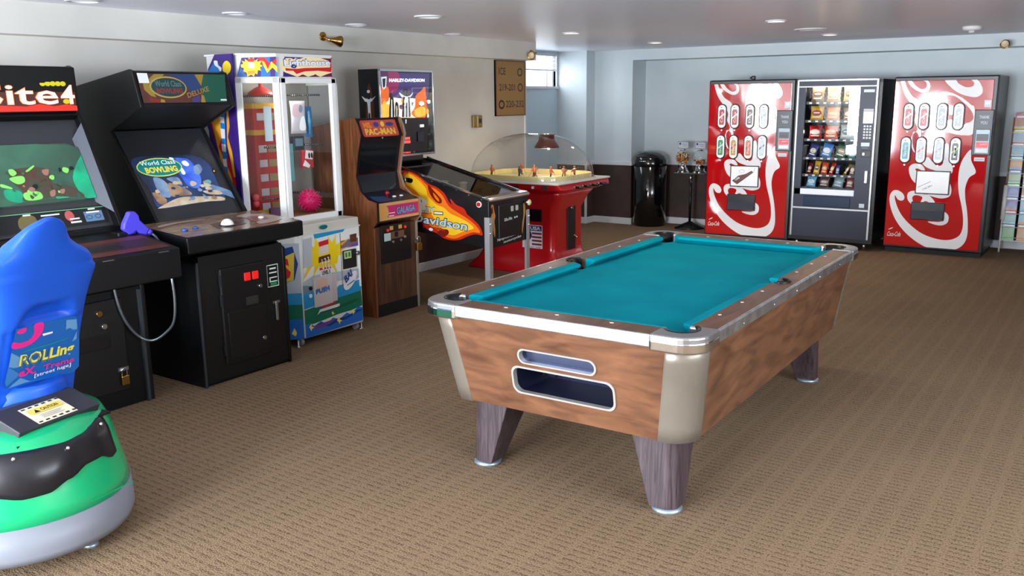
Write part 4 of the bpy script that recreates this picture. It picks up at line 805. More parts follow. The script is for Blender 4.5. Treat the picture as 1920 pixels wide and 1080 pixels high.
G().box(.022, Wb-.022, .006, .03, .02, .78).obj('front_panel', M('front_black', (13,13,14), .42), B_)
mo = Vector((0,.378,1.626)); mv = Vector((0,.06,.204))
G().prism([(.384,1.628),(.444,1.826),(.47,1.826),(.41,1.628)], .022, Wb-.022, 'x').obj('marquee_box', BLACK, B_)
D('marquee_print', B_, mo, (1,0,0), mv, ART['bowl_marq']+[('e','gold',(.208,.114,.125,.066)), ('e','ell',(.210,.114,.115,.057)), ('t','txt',('World Class',(.125,.118),(.30,.118),.036,.01)), ('t','rtx',('BOWLING',(.125,.076),(.30,.076),.032,.03)), ('t','tan',('DELUXE',(.325,.048),(.49,.092),.030,.02,.2)), ('r','w',(.024,.090,.138,.197)), ('r','w',(.555,.60,.030,.040))], PALB, emit=.04, rough=.25, label='dim bowling marquee', clip=(.022,.637,.004,.212))
so = Vector((0,.362,.952)); sv = Vector((0,.35,.52)).normalized(); sn = Vector((1,0,0)).cross(sv)
def on2(u, v, d=0): return tuple(so+Vector((1,0,0))*u+sv*v+sn*d)
G().add([on2(.022,-.02,-.004),on2(Wb-.022,-.02,-.004),on2(Wb-.022,.64,-.004),on2(.022,.64,-.004)], [(0,1,2,3)]).obj('screen_glass', M('screen_dark', (44,46,50), .12, spec=.6), B_)
D('screen_image', B_, on2(0,0,-.003), (1,0,0), sv, ART['bowl_scr']+flecks(26, (.10,.55,.12,.26), ['stan','spale','slane','sblue'], .014, 8, 1.5)+[('e','elly',(.205,.368,.155,.066)), ('e','ellb',(.205,.368,.148,.059)), ('t','wtx',('World Class',(.085,.385),(.325,.385),.030,.01)), ('t','ytx',('BOWLING',(.10,.330),(.32,.330),.042,.04))], PALB, emit=.35, rough=.12, label='lit bowling game picture', clip=(.03,.632,.09,.47))
G().lathe([(.013,0),(.016,.006),(.012,.014),(.001,.018)], on2(.567,.313,0), 16, 'x').obj('glass_lock', BRASS, B_)
# control panel
cpw = grain(M('panel_wood_print', (140,112,92), .16), (112,86,70), (165,138,116), (2,9,2), 4, 5, dist=1)
cp = G().prism([(-.135,.832),(-.135,.922),(.335,.958),(.335,.84),(.0,.80)], -.135, Wb+.04, 'x').obj('control_panel', BLACKCAB, B_, bevel=.006)
pv = Vector((0,.47,.036))
G().add([(-.128,-.128,.9245),(Wb+.033,-.128,.9245),(Wb+.033,.33,.9595),(-.128,.33,.9595)], [(0,1,2,3)]).obj('panel_overlay', cpw, cp)
D('panel_print', cp, (-.128,-.128,.925), (1,0,0), pv, [('p','d',[(.28,.10),(.50,.12),(.50,.26),(.33,.24)]), ('s','l',[(.55,.06),(.75,.10),(.80,.22),(.72,.36),(.60,.34),(.62,.20)]), ('s','r',[(.58,.14),(.70,.16),(.72,.26),(.63,.28)]), ('s','l',[(.05,.32),(.2,.36),(.4,.37),(.3,.40),(.1,.38)])], {'d': (96,72,58), 'l': (190,172,158), 'r': (150,110,98)}, rough=.3)
G().ball((.255,.02,.938), .038, 18).obj('trackball', WHITE, cp); G().lathe([(.052,0),(.052,.004),(.038,.006)], (.255,.02,.935), 20).obj('trackball_ring', BLACK, cp)
for (xx, yy) in ((-.025,.035),(.06,.055)): G().lathe([(.018,0),(.018,.010),(.012,.014)], (xx,yy,.9365), 16).obj('button', M('button_blue', (40,80,150), .3), cp)
G().lathe([(.018,0),(.018,.008),(.010,.012)], (.555,.08,.9415), 16).obj('button', WHITE, cp)
# front hardware
cd = G().box(.155, .505, -.006, .010, .10, .69).obj('coin_door', M('coin_door_black', (13,13,15), .4), B_, bevel=.012)
G().box(.19, .47, -.010, -.004, .13, .42).obj('cash_box_door', M('coin_door_black2', (16,16,17), .4), cd, bevel=.008)
for xx in (.325, .385): G().box(xx, xx+.045, -.014, -.005, .59, .64).obj('coin_return', M('coin_red', (190,30,30), .3, emit=.5, ecol=(220,25,25)), cd, bevel=.004)
for (xx, zz) in ((.439,.543),(.444,.213)): G().lathe([(.012,-.012),(.012,0)], (xx,-.006,zz), 14, 'y').obj('lock', STEEL, cd)
for zz in (.62, .50, .20): G().box(.146, .160, -.012, 0, zz-.035, zz+.035).obj('hinge', M('hinge_dark', (60,62,66), .4, .6), cd)
G().box(.33, .42, -.009, -.005, .44, .49).obj('coin_plate', M('plate_dark', (46,47,46), .4), cd)
G().box(.548, .566, -.014, 0.002, .30, .42).obj('hasp_bar', STEEL, B_, bevel=.003); G().box(.53, .585, -.010, .002, .41, .425).obj('hasp_plate', STEEL, B_)
D('price_sticker', B_, (0,.006,0), (1,0,0), (0,0,1), [('r','w',(.507,.598,.515,.655)), ('r','k',(.512,.593,.520,.650)), ('r','w',(.53,.58,.625,.635)), ('r','w',(.525,.585,.600,.608)), ('r','w',(.525,.585,.570,.577)), ('r','w',(.525,.533,.545,.577)), ('r','w',(.525,.585,.545,.552)), ('r','g',(.53,.58,.525,.540))], {'w': (210,225,215), 'k': (16,18,18), 'g': (40,140,80)})
G().box(.0, .012, -.006, .004, .0, .75).obj('edge_trim', M('edge_grey', (48,54,58), .4), B_)
# ------------------------------------------------------------------ small wood grain arcade cabinet
oak = grain(M('cab_woodgrain', (140,82,46), .45), (112,62,34), (158,98,58), (9,9,1.0), 3, 6, dist=1.2)
oakd = grain(M('cab_front_brown', (84,54,36), .5), (70,44,30), (98,66,46), (9,9,1.0), 3, 6, dist=1)
PALM = {'pink': (200,40,110), 'or': (226,150,60), 'yel': (235,190,60), 'red': (200,50,50), 'blue': (90,170,215), 'nav': (60,60,130), 'marq': (190,80,70), 'k': (18,18,20), 'w': (235,235,235), 'edge': (215,165,105), 'tan': (205,160,90), 'pale': (190,215,215), 'br': (110,80,66)}
C_ = T('mini_arcade_cabinet', 'small wood grain arcade cabinet with orange marquee between prize machine and pinball', 'arcade machine', (-4.67, 4.884, 0), 90)
Wc = .503
side = [(0,0),(0,.70),(-.045,.75),(-.045,.895),(.04,.912),(.115,.97),(.157,1.085),(.12,1.27),(.088,1.39),(.106,1.455),(.14,1.518),(.155,1.522),(.72,1.43),(.72,0)]
for x in (0, Wc-.018):
    G().prism(side, x, x+.018, 'x').obj('side_panel', oak, C_)
    e = [(a-.001, z) for a, z in side[1:11]]; G().loft([[(x-.001,a,z),(x+.019,a,z),(x+.019,a-.004,z),(x-.001,a-.004,z)] for a, z in e], sm=False).obj('edge_molding', BLACK if x == 0 else M('edge_worn', (150,140,125), .4), C_)
G().box(Wc-.019, Wc+.001, -.004, .004, 0, .70).obj('edge_molding', M('edge_worn', (150,140,125), .4), C_)
G().box(.018, Wc-.018, .70, .72, .02, 1.42).obj('back_panel', BLACKM, C_)
G().prism([(.14,1.512),(.155,1.516),(.715,1.424),(.715,1.405),(.15,1.49)], .018, Wc-.018, 'x').obj('top_panel', BLACKM, C_)
G().box(.018, Wc-.018, .004, .02, .095, .70).obj('front_panel', oakd, C_); G().box(.018, Wc-.018, .002, .02, 0, .095).obj('kick_plate', BLACKM, C_)
cp2 = G().prism([(-.04,.74),(-.04,.885),(.15,.955),(.15,.74)], .018, Wc-.018, 'x').obj('control_panel', M('panel_dark', (26,30,44), .4), C_)
D('control_print', cp2, (0,-.04,.885), (1,0,0), (0,.19,.07), [('p','blue',[(.05,.03),(.22,.03),(.20,.10),(.05,.13)]), ('p','pink',[(.05,.02),(.18,.02),(.17,.03),(.05,.035)])], {'blue': (40,76,120), 'pink': (120,40,60)})
D('panel_print', cp2, (0,-.04,0), (1,0,0), (0,0,1), [('r','edge',(.02,Wc-.02,.752,.885)), ('r','pink',(.10,Wc-.025,.772,.862)), ('s','tan',[(.03,.76),(.10,.765),(.13,.80),(.12,.85),(.07,.875),(.03,.86)]), ('s','or',[(.05,.79),(.08,.80),(.09,.84),(.06,.85)]), ('t','k',('GALAGA',(.215,.782),(.445,.786),.062,.05)), ('t','blue',('GALAGA',(.22,.785),(.44,.789),.056,.03)), ('r','w',(.13,.20,.800,.806)), ('r','w',(.13,.19,.778,.784))], PALM, label='pink lettered panel')
G().lathe([(.006,0),(.006,.03),(.016,.035),(.018,.05),(.001,.062)], (.20,.03,.905), 14).obj('joystick', M('stick_red', (170,20,40), .25), cp2)
for xx in (.28, .36): G().lathe([(.016,0),(.016,.008),(.010,.012)], (xx,.03,.910), 14).obj('button', WHITE, cp2)
# screen and marquee
G().prism([(.15,.955),(.175,1.09),(.14,1.27),(.115,1.375),(.2,1.375),(.25,.955)], .018, Wc-.018, 'x').obj('screen', M('screen_black', (14,18,26), .12, spec=.6), C_)
G().prism([(.100,1.372),(.152,1.512),(.20,1.50),(.20,1.372)], .018, Wc-.018, 'x').obj('marquee_box', BLACK, C_)
mo2 = Vector((0,.098,1.372)); mv2 = Vector((0,.052,.138))
D('marquee_print', C_, mo2, (1,0,0), mv2, [('p','red',stadium(.245,.072,.40,.135,3,.02)), ('p','marq',stadium(.245,.072,.388,.123,3,.016)), ('t','or',('MS.',(.075,.075),(.165,.075),.045,.04)), ('e','nav',(.215,.10,.03,.02)), ('e','nav',(.365,.10,.045,.016)), ('s','yel',[(.27,.085),(.30,.085),(.305,.115),(.285,.125),(.265,.11)]), ('t','yel',('PAC-MAN',(.075,.018),(.41,.018),.052,.04))], {**PALM, 'or': (230,140,40)}, emit=.06, label='orange lettered marquee')
G().lathe([(.006,-.008),(.006,0)], (.25,.108,1.365), 10, 'y').obj('marquee_screw', CHROME, C_)
cd = G().box(.075, .42, -.008, .006, .41, .712).obj('coin_door', M('coin_door_black', (13,13,15), .4), C_, bevel=.012)
D('coin_print', cd, (0,-.008,0), (1,0,0), (0,0,1), [('r','pale',(.105,.18,.585,.645)), ('r','br',(.185,.335,.595,.65)), ('r','k',(.225,.265,.605,.645)), ('r','tan',(.17,.21,.665,.695)), ('r','tan',(.27,.31,.665,.695))], PALM)
for (xx, zz, mm) in ((.145,.668,'r'),(.345,.672,'r'),(.20,.572,'s'),(.29,.575,'s'),(.34,.595,'s')):
    G().lathe([(.011,-.010),(.011,0)], (xx,-.008,zz), 12, 'y').obj('coin_button' if mm == 'r' else 'lock', M('coin_red', (190,30,30), .3) if mm == 'r' else STEEL, cd)
padlock('brass padlock on the right edge of the small wood grain cabinet', (-4.67+.022, 4.884+Wc-.012, .545), 90, 1.5)
G().box(Wc-.035, Wc+.004, -.014, .0, .535, .56).obj('hasp', STEEL, C_)
# ------------------------------------------------------------------ prize machine
PALC = {'wht': (228,228,224), 'lgrey': (176,186,196), 'grey2': (120,140,155), 'sky': (20,150,200), 'cyan': (30,150,210), 'green': (10,112,84), 'dgreen': (8,90,70), 'blue': (30,110,200), 'navy': (18,60,130), 'purp': (110,70,150), 'yel': (236,205,30), 'yel2': (225,190,60), 'red': (205,30,36), 'lighth': (215,205,190), 'brown': (90,50,36), 'lgrey2': (180,188,196), 'panel': (196,190,188), 'peach': (215,180,160), 'mgrey': (110,100,110), 'gold': (226,160,40), 'wht2': (232,234,238), 'star': (240,225,120), 'indigo': (58,34,120), 'dred': (110,20,40), 'cream': (245,225,170), 'blue2': (30,120,200), 'k': (24,22,24), 'ltx': (235,240,250), 'sh': (40,60,130), 'pu': (60,120,190)}
wcab = M('claw_white', (214,214,210), .35); wfr = M('claw_frame', (232,233,232), .3)
K = T('prize_machine', 'white glass prize machine with lighthouse marquee and sea print front', 'prize machine', (-4.52, 4.01, 0), 90)
G().prism([(.02,0.0),(.57,0),(.77,.20),(.77,.68),(-.20,.68),(-.20,.20),(-.02,.02)], .055, .77, 'z').obj('lower_body', wcab, K, bevel=.012)
art = [a for a in ART['claw_door']]
LT = [('t','k',('LEVEL 5',(.185,.472),(.262,.474),.028,.03)), ('t','pu',('PUSH',(.125,.352),(.245,.362),.032,.03)), ('t','sh',('BAI',(.405,.375),(.475,.425),.050,.04,.3)), ('l','sh',([(.415,.36),(.49,.385)],.006)), ('t','w' if 0 else 'wht',('1 2 3',(.19,.545),(.26,.555),.04,.03)), ('t','wht',('4 5 6',(.19,.500),(.26,.510),.04,.03))]
D('door_print', K, (0,0,0), (1,0,0), (0,0,1), art+LT, PALC, rough=.3, label='lighthouse and sea print', clip=(.012,.565,.062,.763))
# angled left panel print
dl = Vector((.2,-.2,0)).normalized()
D('side_print', K, (-.20,.20,0), dl, (0,0,1), [('r','lgrey',(.0,.283,.30,.72)), ('r','blue',(.0,.283,.06,.22)), ('r','green',(.0,.283,.20,.30)), ('r','cyan',(.0,.283,.30,.38)), ('p','navy',[(.05,.42),(.24,.47),(.27,.58),(.24,.70),(.05,.66)]), ('p','yel2',[(.10,.44),(.235,.47),(.25,.66),(.10,.60)]), ('t','red',('S',(.13,.47),(.225,.48),.15,.06)), ('p','star',[(.20,.10),(.22,.14),(.235,.105),(.225,.08)])], PALC, rough=.3)
G().box(.02, .57, -.012, .0, .770, .778).box(.0,.57,0,.17,.762,.775).obj('shelf_cap', wcab, K)
G().prism([(.03,.0),(.57,.0),(.57,.17),(.03,.17)], .762, .835, 'z').obj('sill_box', M('claw_cream', (205,202,190), .4), K, bevel=.01)
G().lathe([(.035,-.02),(.03,-.012),(.001,-.01)][::-1], (.21,-.004,.805), 14, 'y', sy=.45).obj('joystick_knob', M('knob_teal', (0,110,110), .25), K)
G().box(.39, .525, -.010, .002, .478, .612).obj('coin_box', M('coin_black', (26,28,30), .4), K, bevel=.006)
D('coin_screen', K, (0,-.010,0), (1,0,0), (0,0,1), [('r','g',(.400,.470,.552,.605)), ('r','d',(.410,.430,.562,.596)), ('r','d',(.44,.46,.562,.596))], {'g': (170,200,130), 'd': (70,110,60)}, emit=.1)
G().lathe([(.016,-.02),(.014,0)], (.532,-.004,.578), 12, 'y').obj('door_lock', STEEL, K)
G().box(.375, .379, -.004, .001, .30, .74).obj('door_seam', STEEL, K); G().box(.548, .556, -.012, .001, .33, .70).obj('door_handle_strip', WHITE, K)
for (xx, zz) in ((.073,.399),(.068,.348)): G().lathe([(.014,-.010),(.012,0)], (xx,-.002,zz), 12, 'y').obj('push_button', BLACK if zz > .37 else WHITE, K)
G().box(.105, .278, -.006, .002, .255, .46).obj('prize_flap', M('flap_frost', (205,198,196), .3), K, bevel=.004)
D('flap_print', K, (0,-.006,0), (1,0,0), (0,0,1), [('r','peach',(.13,.23,.375,.45)), ('t','pu',('PUSH',(.12,.345),(.25,.352),.034,.03))], PALC)
for (xx, yy) in ((.02,.06),(.55,.06),(-.12,.60),(.70,.60)):
    c = G().tube([(xx-.012,yy,.025),(xx+.012,yy,.025)], .025, 14).obj('caster', M('caster_grey', (170,176,182), .4), K)
    G().lathe([(.022,0),(.016,.006),(.008,.012),(.008,.058)], (xx-.045 if xx < .3 else xx+.035, yy-.02, 0), 12).obj('leveling_foot', STEEL, K)
# upper cabinet: posts, glass facets, marquee
UP = [(-.13,.37),(.07,.17),(.57,.17),(.77,.37)]
def post(x, y, r, z0, z1, nm='post'): return G().prism([(x-r,y-r*.6),(x+r,y-r*.6),(x+r,y+r),(x-r,y+r)], z0, z1, 'z').obj(nm, wfr, K, bevel=.005)
def facet(a, b_, z0, z1, d0, d1):   # slab between two plan points, d0..d1 outward thickness
    a, b_ = Vector((*a,0)), Vector((*b_,0)); u = (b_-a).normalized(); n = Vector((u.y,-u.x,0)); g = G()
    q = [a+n*d0, b_+n*d0, b_+n*d1, a+n*d1]; return g.prism([(p.x,p.y) for p in q], z0, z1, 'z')
for i in range(3):
    a, b_ = Vector((*UP[i],0)), Vector((*UP[i+1],0)); u = (b_-a).normalized(); ln = (b_-a).length
    def seg(s0, s1, z0, z1): 
        p, q = a+u*s0, a+u*s1; return facet((p.x,p.y), (q.x,q.y), z0, z1, -.02, .012)
    fr_ = seg(0, .042, .83, 1.80); nm = 'door_frame'
    fr_.obj(nm, wfr, K, bevel=.004); seg(ln-.046, ln-.003, .83, 1.80).obj(nm, wfr, K, bevel=.004)
    seg(.0, ln, 1.765, 1.80).obj(nm, wfr, K, bevel=.004); seg(.0, ln, .83, .872).obj(nm, wfr, K, bevel=.004)
    p, q = a+u*.042, a+u*(ln-.046); facet((p.x,p.y), (q.x,q.y), .872, 1.765, -.006, -.002).obj('glass_pane', GLASS, K)
G().box(-.13, -.112, .37, .68, .77, 1.80).obj('left_wall', M('claw_inner', (200,196,182), .5), K); G().box(.756, .760, .37, .66, .84, 1.76).obj('side_pane', GLASS, K)
for (z0_, z1_) in ((.77,.84),(1.76,1.80)): G().box(.748, .77, .37, .68, z0_, z1_).obj('side_frame', wfr, K)
G().box(-.13, .77, .66, .68, .77, 1.80).obj('back_wall', M('claw_inner2', (150,150,144), .5), K)
G().prism([(-.12,.37),(.07,.18),(.57,.18),(.76,.37),(.76,.66),(-.12,.66)], .832, .842, 'z').obj('prize_floor', M('claw_floor', (150,110,60), .5), K)
G().prism([(-.13,.37),(.07,.17),(.57,.17),(.77,.37),(.77,.68),(-.13,.68)], 1.795, 1.805, 'z').obj('ceiling_panel', wfr, K)
mq = G().prism([(-.105,.385),(.075,.195),(.565,.195),(.745,.385),(.745,.68),(-.105,.68)], 1.805, 1.948, 'z').obj('marquee_box', wfr, K)
G().prism([(-.125,.385),(.068,.19),(.572,.19),(.765,.385),(.765,.68),(-.125,.68)], 1.945, 1.958, 'z').obj('top_cap', wfr, K, bevel=.003)
D('marquee_print', K, (.07,.193,0), (1,0,0), (0,0,1), ART['marq_front']+[('t','sh',('Lighthouse',(.063,1.862),(.49,1.874),.062,.05)), ('t','ltx',('Lighthouse',(.068,1.865),(.486,1.877),.054,.03))], PALC, emit=.06, rough=.25, label='lighthouse lettering with yellow starburst', clip=(.004,.497,1.808,1.944))
D('marquee_side_print', K, (-.118,.378,0), (1,-1.03,0), (0,0,1), ART['marq_left'], PALC, emit=.06, rough=.25, clip=(.012,.27,1.808,1.944))
# printed side wing
G().prism([(.365,.80),(.365,1.955),(.54,1.955),(.62,1.86),(.66,1.70),(.66,.80)], -.145, -.131, 'x').obj('side_wing', M('wing_indigo', (58,34,120), .35), K)
D('wing_print', K, (-.146,.37,0), (0,-1,0), (0,0,1), [(k, m, [(-x, z) for x, z in p][::-1]) for k, m, p in ART['claw_side']], PALC, rough=.3, emit=.05, label='purple side art', clip=(-.30,.004,.80,1.955))
for zz in (1.75, 1.70): G().lathe([(.012,0),(.012,.016)], (-.11,.352,zz), 12, 'y').obj('side_lock', STEEL, K)
# lighthouse tower inside, part of the machine
tw_ = G().prism(stadium(.19,.56,.20,.18,3,.04), .842, 1.60, 'z', 0).obj('lighthouse_tower', M('tower_red', (196,30,38), .4), K)
for k, (z0, z1) in enumerate(((.90,.95),(1.0,1.05),(1.10,1.15),(1.20,1.25),(1.30,1.35),(1.52,1.57))):
    G().box(.11, .175, .466, .472, z0, z1).obj('tower_window', M('tower_window', (205,205,215), .3), tw_); G().box(.19, .27, .466, .472, z0, z1).obj('tower_window', M('tower_window2', (150,130,90), .4), tw_)
for z in (1.42, 1.60): G().prism(stadium(.19,.56,.22,.20,3,.05), z, z+.035, 'z').obj('tower_band', M('tower_yellow', (225,170,40), .4), tw_)
G().lathe([(.10,1.685),(.085,1.71),(.04,1.74),(.012,1.75),(.012,1.795)], (.20,.52,0), 20).obj('lamp_dome', M('dome_red', (200,36,36), .35), K)
hk = M('hook_dark', (40,40,44), .4)
for (x0, x1, y, z) in ((.03,.19,.45,1.685),(.05,.21,.45,1.335),(.03,.18,.45,.98),(.40,.62,.45,1.69),(.40,.62,.45,1.335),(.45,.64,.45,.985)):
    h = G().tube([(x0,y+.16,z),(x1,y-.06,z)], .005, 6).obj('prize_hook', CHROME, K)
    g = G(); 
    for k in range(22):
        a = k*.9; t_ = k/21; g.ball((x0+(x1-x0)*t_, y+.16-.22*t_, z), .0085, 6)
    g.obj('hook_beads', hk, h)
KL = (-4.52, 4.01)
def kw(x, y, z): return (KL[0]-y, KL[1]+x, z)
def prize(o, label, cat, x, y, z, rz=90, grp='prizes inside the glass prize machine'):
    o.location = kw(x, y, z); o.rotation_euler = (0,0,math.radians(rz)); return tag(o, label, cat, grp)
# spiky ball
g = G().ball((0,0,0), .075, 20); rnd = random.Random(3)
for k in range(150):
    zz = 1-2*(k+.5)/150; a = k*2.39996; r = math.sqrt(1-zz*zz); d = Vector((r*math.cos(a), r*math.sin(a), zz)); t1 = d.orthogonal().normalized(); t2 = d.cross(t1)
    b0 = [d*.073+(t1*math.cos(q)+t2*math.sin(q))*.006 for q in (0,2.09,4.19)]; g.add([*b0, d*.098], [(0,1,3),(1,2,3),(2,0,3)])
prize(g.obj('spiky_ball', M('hot_pink', (230,20,110), .45)), 'hot pink spiky rubber ball hanging low in the prize machine', 'toy', .545, .47, .925)
prize(G().loft([[(.02+.05*math.cos(a)*w, .05*math.sin(a)*w, z) for a in [2*math.pi*i/12 for i in range(12)]] for z, w in ((0,.5),(.03,1.1),(.08,1.2),(.13,.7),(.18,.45),(.22,.2))]).obj('plush_toy', M('plush_orange', (220,150,70), .8)), 'orange plush toy behind the pink spiky ball', 'toy', .36, .56, .842)
o = T('candy_box', 'red and white striped box in the middle of the prize machine', 'box', kw(.515,.44,1.17), 75, 'prizes inside the glass prize machine')
G().box(-.045,.045,-.02,.02,0,.13).obj('carton', M('carton_red', (180,50,60), .4), o, bevel=.003)
D('carton_print', o, (-.045,-.02,0), (1,0,0), (0,0,1), [('p','w',[(.0,.02),(.05,.0),(.06,.02),(.02,.06)]), ('p','w',[(.02,.07),(.08,.06),(.09,.12),(.03,.13)]), ('e','k',(.055,.09,.008,.02)), ('e','k',(.075,.09,.008,.02))], {'w': (235,225,220), 'k': (40,30,34)})
o = T('toy_pack', 'blue carded figure hanging at the right of the prize machine', 'toy', kw(.56,.45,1.39), 80, 'prizes inside the glass prize machine')
G().box(-.03,.03,0,.004,0,.22).obj('backing_card', M('card_blue', (30,110,170), .4), o); G().loft([[(.016*w*math.cos(a), -.012+.014*w*math.sin(a), z) for a in [2*math.pi*i/10 for i in range(10)]] for z, w in ((.02,.6),(.08,.8),(.12,1.1),(.15,.7),(.17,.9),(.19,.4))]).obj('blister', M('blister_blue', (60,150,200), .2), o)
o = T('toy_pack', 'silver and pink bagged toy hanging at the top of the prize machine', 'toy', kw(.455,.44,1.42), 80, 'prizes inside the glass prize machine')
bag_mesh(.13, .23, .03).obj('pouch', M('pouch_silver', (205,198,204), .2), o); D('pouch_print', o, (0,-.014,0), (1,0,0), (0,0,1), [('s','p',[(-.05,.13),(.0,.12),(.0,.2),(-.04,.2)]), ('s','k',[(.0,.16),(.02,.15),(.03,.19),(.01,.2)]), ('s','w',[(.0,.03),(.05,.03),(.04,.12),(.01,.1)])], {'p': (210,180,190), 'k': (120,130,150), 'w': (245,245,248)})
o = T('toy_pack', 'teal tall box standing behind the white door post', 'box', kw(.385,.47,1.08), 90, 'prizes inside the glass prize machine')
G().box(-.022,.022,-.015,.015,0,.27).obj('carton', M('carton_teal', (110,160,165), .3), o, bevel=.003)
o = T('gadget_box', 'small dark boxed gadget below the silver bag', 'box', kw(.46,.47,1.30), 90, 'prizes inside the glass prize machine'); G().box(-.05,.05,-.02,.02,0,.10).obj('carton', M('carton_dark', (44,54,66), .3), o, bevel=.003); G().box(-.035,.035,-.022,-.019,.03,.085).obj('window', M('carton_win', (110,140,150), .15), o)
o = T('watch_box', 'long pale blue card hanging in front of the lighthouse tower', 'box', kw(.155,.41,1.38), 60, 'prizes inside the glass prize machine'); G().box(-.026,.026,-.006,.006,0,.235).obj('card', M('card_pale', (190,208,220), .35), o)
o = T('watch_box', 'cream long box at the top left of the prize machine', 'box', kw(-.035,.47,1.41), 60, 'prizes inside the glass prize machine'); G().box(-.028,.028,-.01,.01,0,.205).obj('carton', M('card_cream', (222,212,176), .4), o)
o = T('watch_box', 'cream long box lower down at the left of the prize machine', 'box', kw(-.03,.47,1.15), 60, 'prizes inside the glass prize machine'); G().box(-.026,.026,-.01,.01,0,.18).obj('carton', M('card_cream', (222,212,176), .4), o)
for (z, lab) in ((1.0,'upper coral rubber ball at the left of the prize machine'), (.955,'lower coral rubber ball at the left of the prize machine')):
    prize(G().ball((0,0,0), .024, 14).obj('rubber_ball', M('coral', (225,80,90), .4)), lab, 'toy', .03, .44, z)
o = T('toy_pack', 'yellow and purple toy packet on the floor of the prize machine', 'toy', kw(.10,.46,.842), 70, 'prizes inside the glass prize machine'); G().box(-.04,.04,-.012,.012,0,.06).obj('carton', M('carton_yellow', (190,160,40), .4), o); G().box(.05,.12,-.012,.012,0,.07).obj('carton_wing', M('carton_purple', (110,60,110), .4), o)
lamp('prize_lamp', (.30,.40,1.76), 2.2, (1,.95,.88), .05, K)
G().tube([(.12,.40,1.785),(.52,.40,1.785)], .010).obj('lamp_tube', M('tube_white', (255,250,240), .4, emit=2), K)
# ------------------------------------------------------------------ pinball machine
PALP = {'r': (196,40,14), 'o': (238,120,20), 'y': (246,196,40), 'd': (120,24,10), 'k': (14,14,16), 'w': (225,235,240), 'out': (20,22,26), 'lt': (176,205,215), 'red': (190,40,34), 'purple': (64,48,110), 'magenta': (150,30,90), 'violet': (90,34,90), 'cream': (255,232,190), 'or': (214,100,34), 'or2': (245,165,50), 'steel': (210,220,228), 'gold': (190,130,60), 'hot': (255,70,60), 'bone': (220,225,215)}
N_ = T('pinball_machine', 'black pinball machine with flame side art and lit canyon backglass', 'pinball machine', (-4.077, 5.553, -.066), 93); N_.scale = (1.04,)*3
Wn = .565
pcab = M('pinball_black', (15,16,20), .3)
# body shell (open top under the glass)
body = [(0,.54),(0,.905),(.98,1.165),(1.22,1.165),(1.22,.70)]
for x, nm in ((0,'side_board'), (Wn-.02,'side_board')): G().prism(body, x, x+.02, 'x').obj(nm, pcab, N_, bevel=.003)
G().box(.02, Wn-.02, 0, .02, .54, .905).obj('front_board', pcab, N_); G().box(.02, Wn-.02, 1.20, 1.22, .70, 1.16).obj('back_board', pcab, N_)
G().prism([(.02,.545),(.02,.56),(1.20,.715),(1.20,.70)], .02, Wn-.02, 'x').obj('bottom_board', pcab, N_)
pf = G().prism([(.03,.80),(.03,.82),(1.15,1.02),(1.15,1.0)], .02, Wn-.02, 'x').obj('playfield', M('playfield', (70,62,52), .4), N_)
D('playfield_print', pf, (0,.03,.822), (1,0,0), (0,1.12,.20), [('s','o',[(.1,.3),(.25,.25),(.3,.45),(.2,.6),(.1,.5)]), ('s','y',[(.32,.35),(.45,.4),(.42,.6),(.33,.55)]), ('s','w',[(.15,.7),(.4,.7),(.45,.9),(.2,.95)]), ('r','k',(.04,.48,.02,.16))], PALP)
for (xx, yy) in ((.15,.55),(.30,.62),(.42,.52)): G().lathe([(.03,0),(.03,.04),(.036,.045),(.036,.055),(.01,.06)], (xx,yy,.84+yy*.18), 14).obj('bumper', M('bumper_cream', (220,210,190), .4), pf)
G().add([(.012,.02,.905),(Wn-.012,.02,.905),(Wn-.012,.98,1.160),(.012,.98,1.160)], [(0,1,2,3)]).obj('top_glass', DGLASS, N_)
for x in (0, Wn-.014): G().prism([(-.004,.905),(-.004,.918),(.98,1.178),(.98,1.165)], x, x+.014, 'x').obj('side_rail', CHROME, N_)
G().prism([(-.018,.895),(-.022,.912),(.0,.926),(.055,.932),(.055,.918),(.0,.905)], -.006, Wn+.006, 'x').obj('lockdown_bar', CHROME, N_, bevel=.004)
D('flame_print', N_, (0,0,0), (0,-1,0), (0,0,1), [(k, m, [(-x, z) for x, z in p][::-1]) for k, m, p in ART['pin_flame']]
  +[('t','out',('HARLEY',(-.80,.775),(-.50,.782),.052,.05,.15)), ('t','lt',('HARLEY',(-.795,.779),(-.503,.786),.044,.025,.15)), ('r','out',(-.51,-.42,.774,.800)), ('r','w',(-.505,-.425,.780,.795)),
    ('t','out',('Davidson',(-.72,.703),(-.195,.662),.076,.06,.12)), ('t','lt',('Davidson',(-.712,.707),(-.20,.667),.066,.025,.12)),
    ('t','out',('motorcycles',(-.62,.657),(-.40,.640),.034,.05)), ('t','red',('motorcycles',(-.618,.659),(-.402,.642),.030,.03)), ('e','w',(-.54,.655,.02,.012)),
    ('s','bone',[(-.70,.86),(-.60,.84),(-.57,.87),(-.62,.90),(-.68,.90)]), ('s','bone',[(-.66,.84),(-.60,.80),(-.59,.84)]), ('s','k',[(-.64,.87),(-.62,.865),(-.625,.885)])], PALP, emit=.05, rough=.25, label='orange flame art with lettering', clip=(-1.0,-.012,.53,1.12))
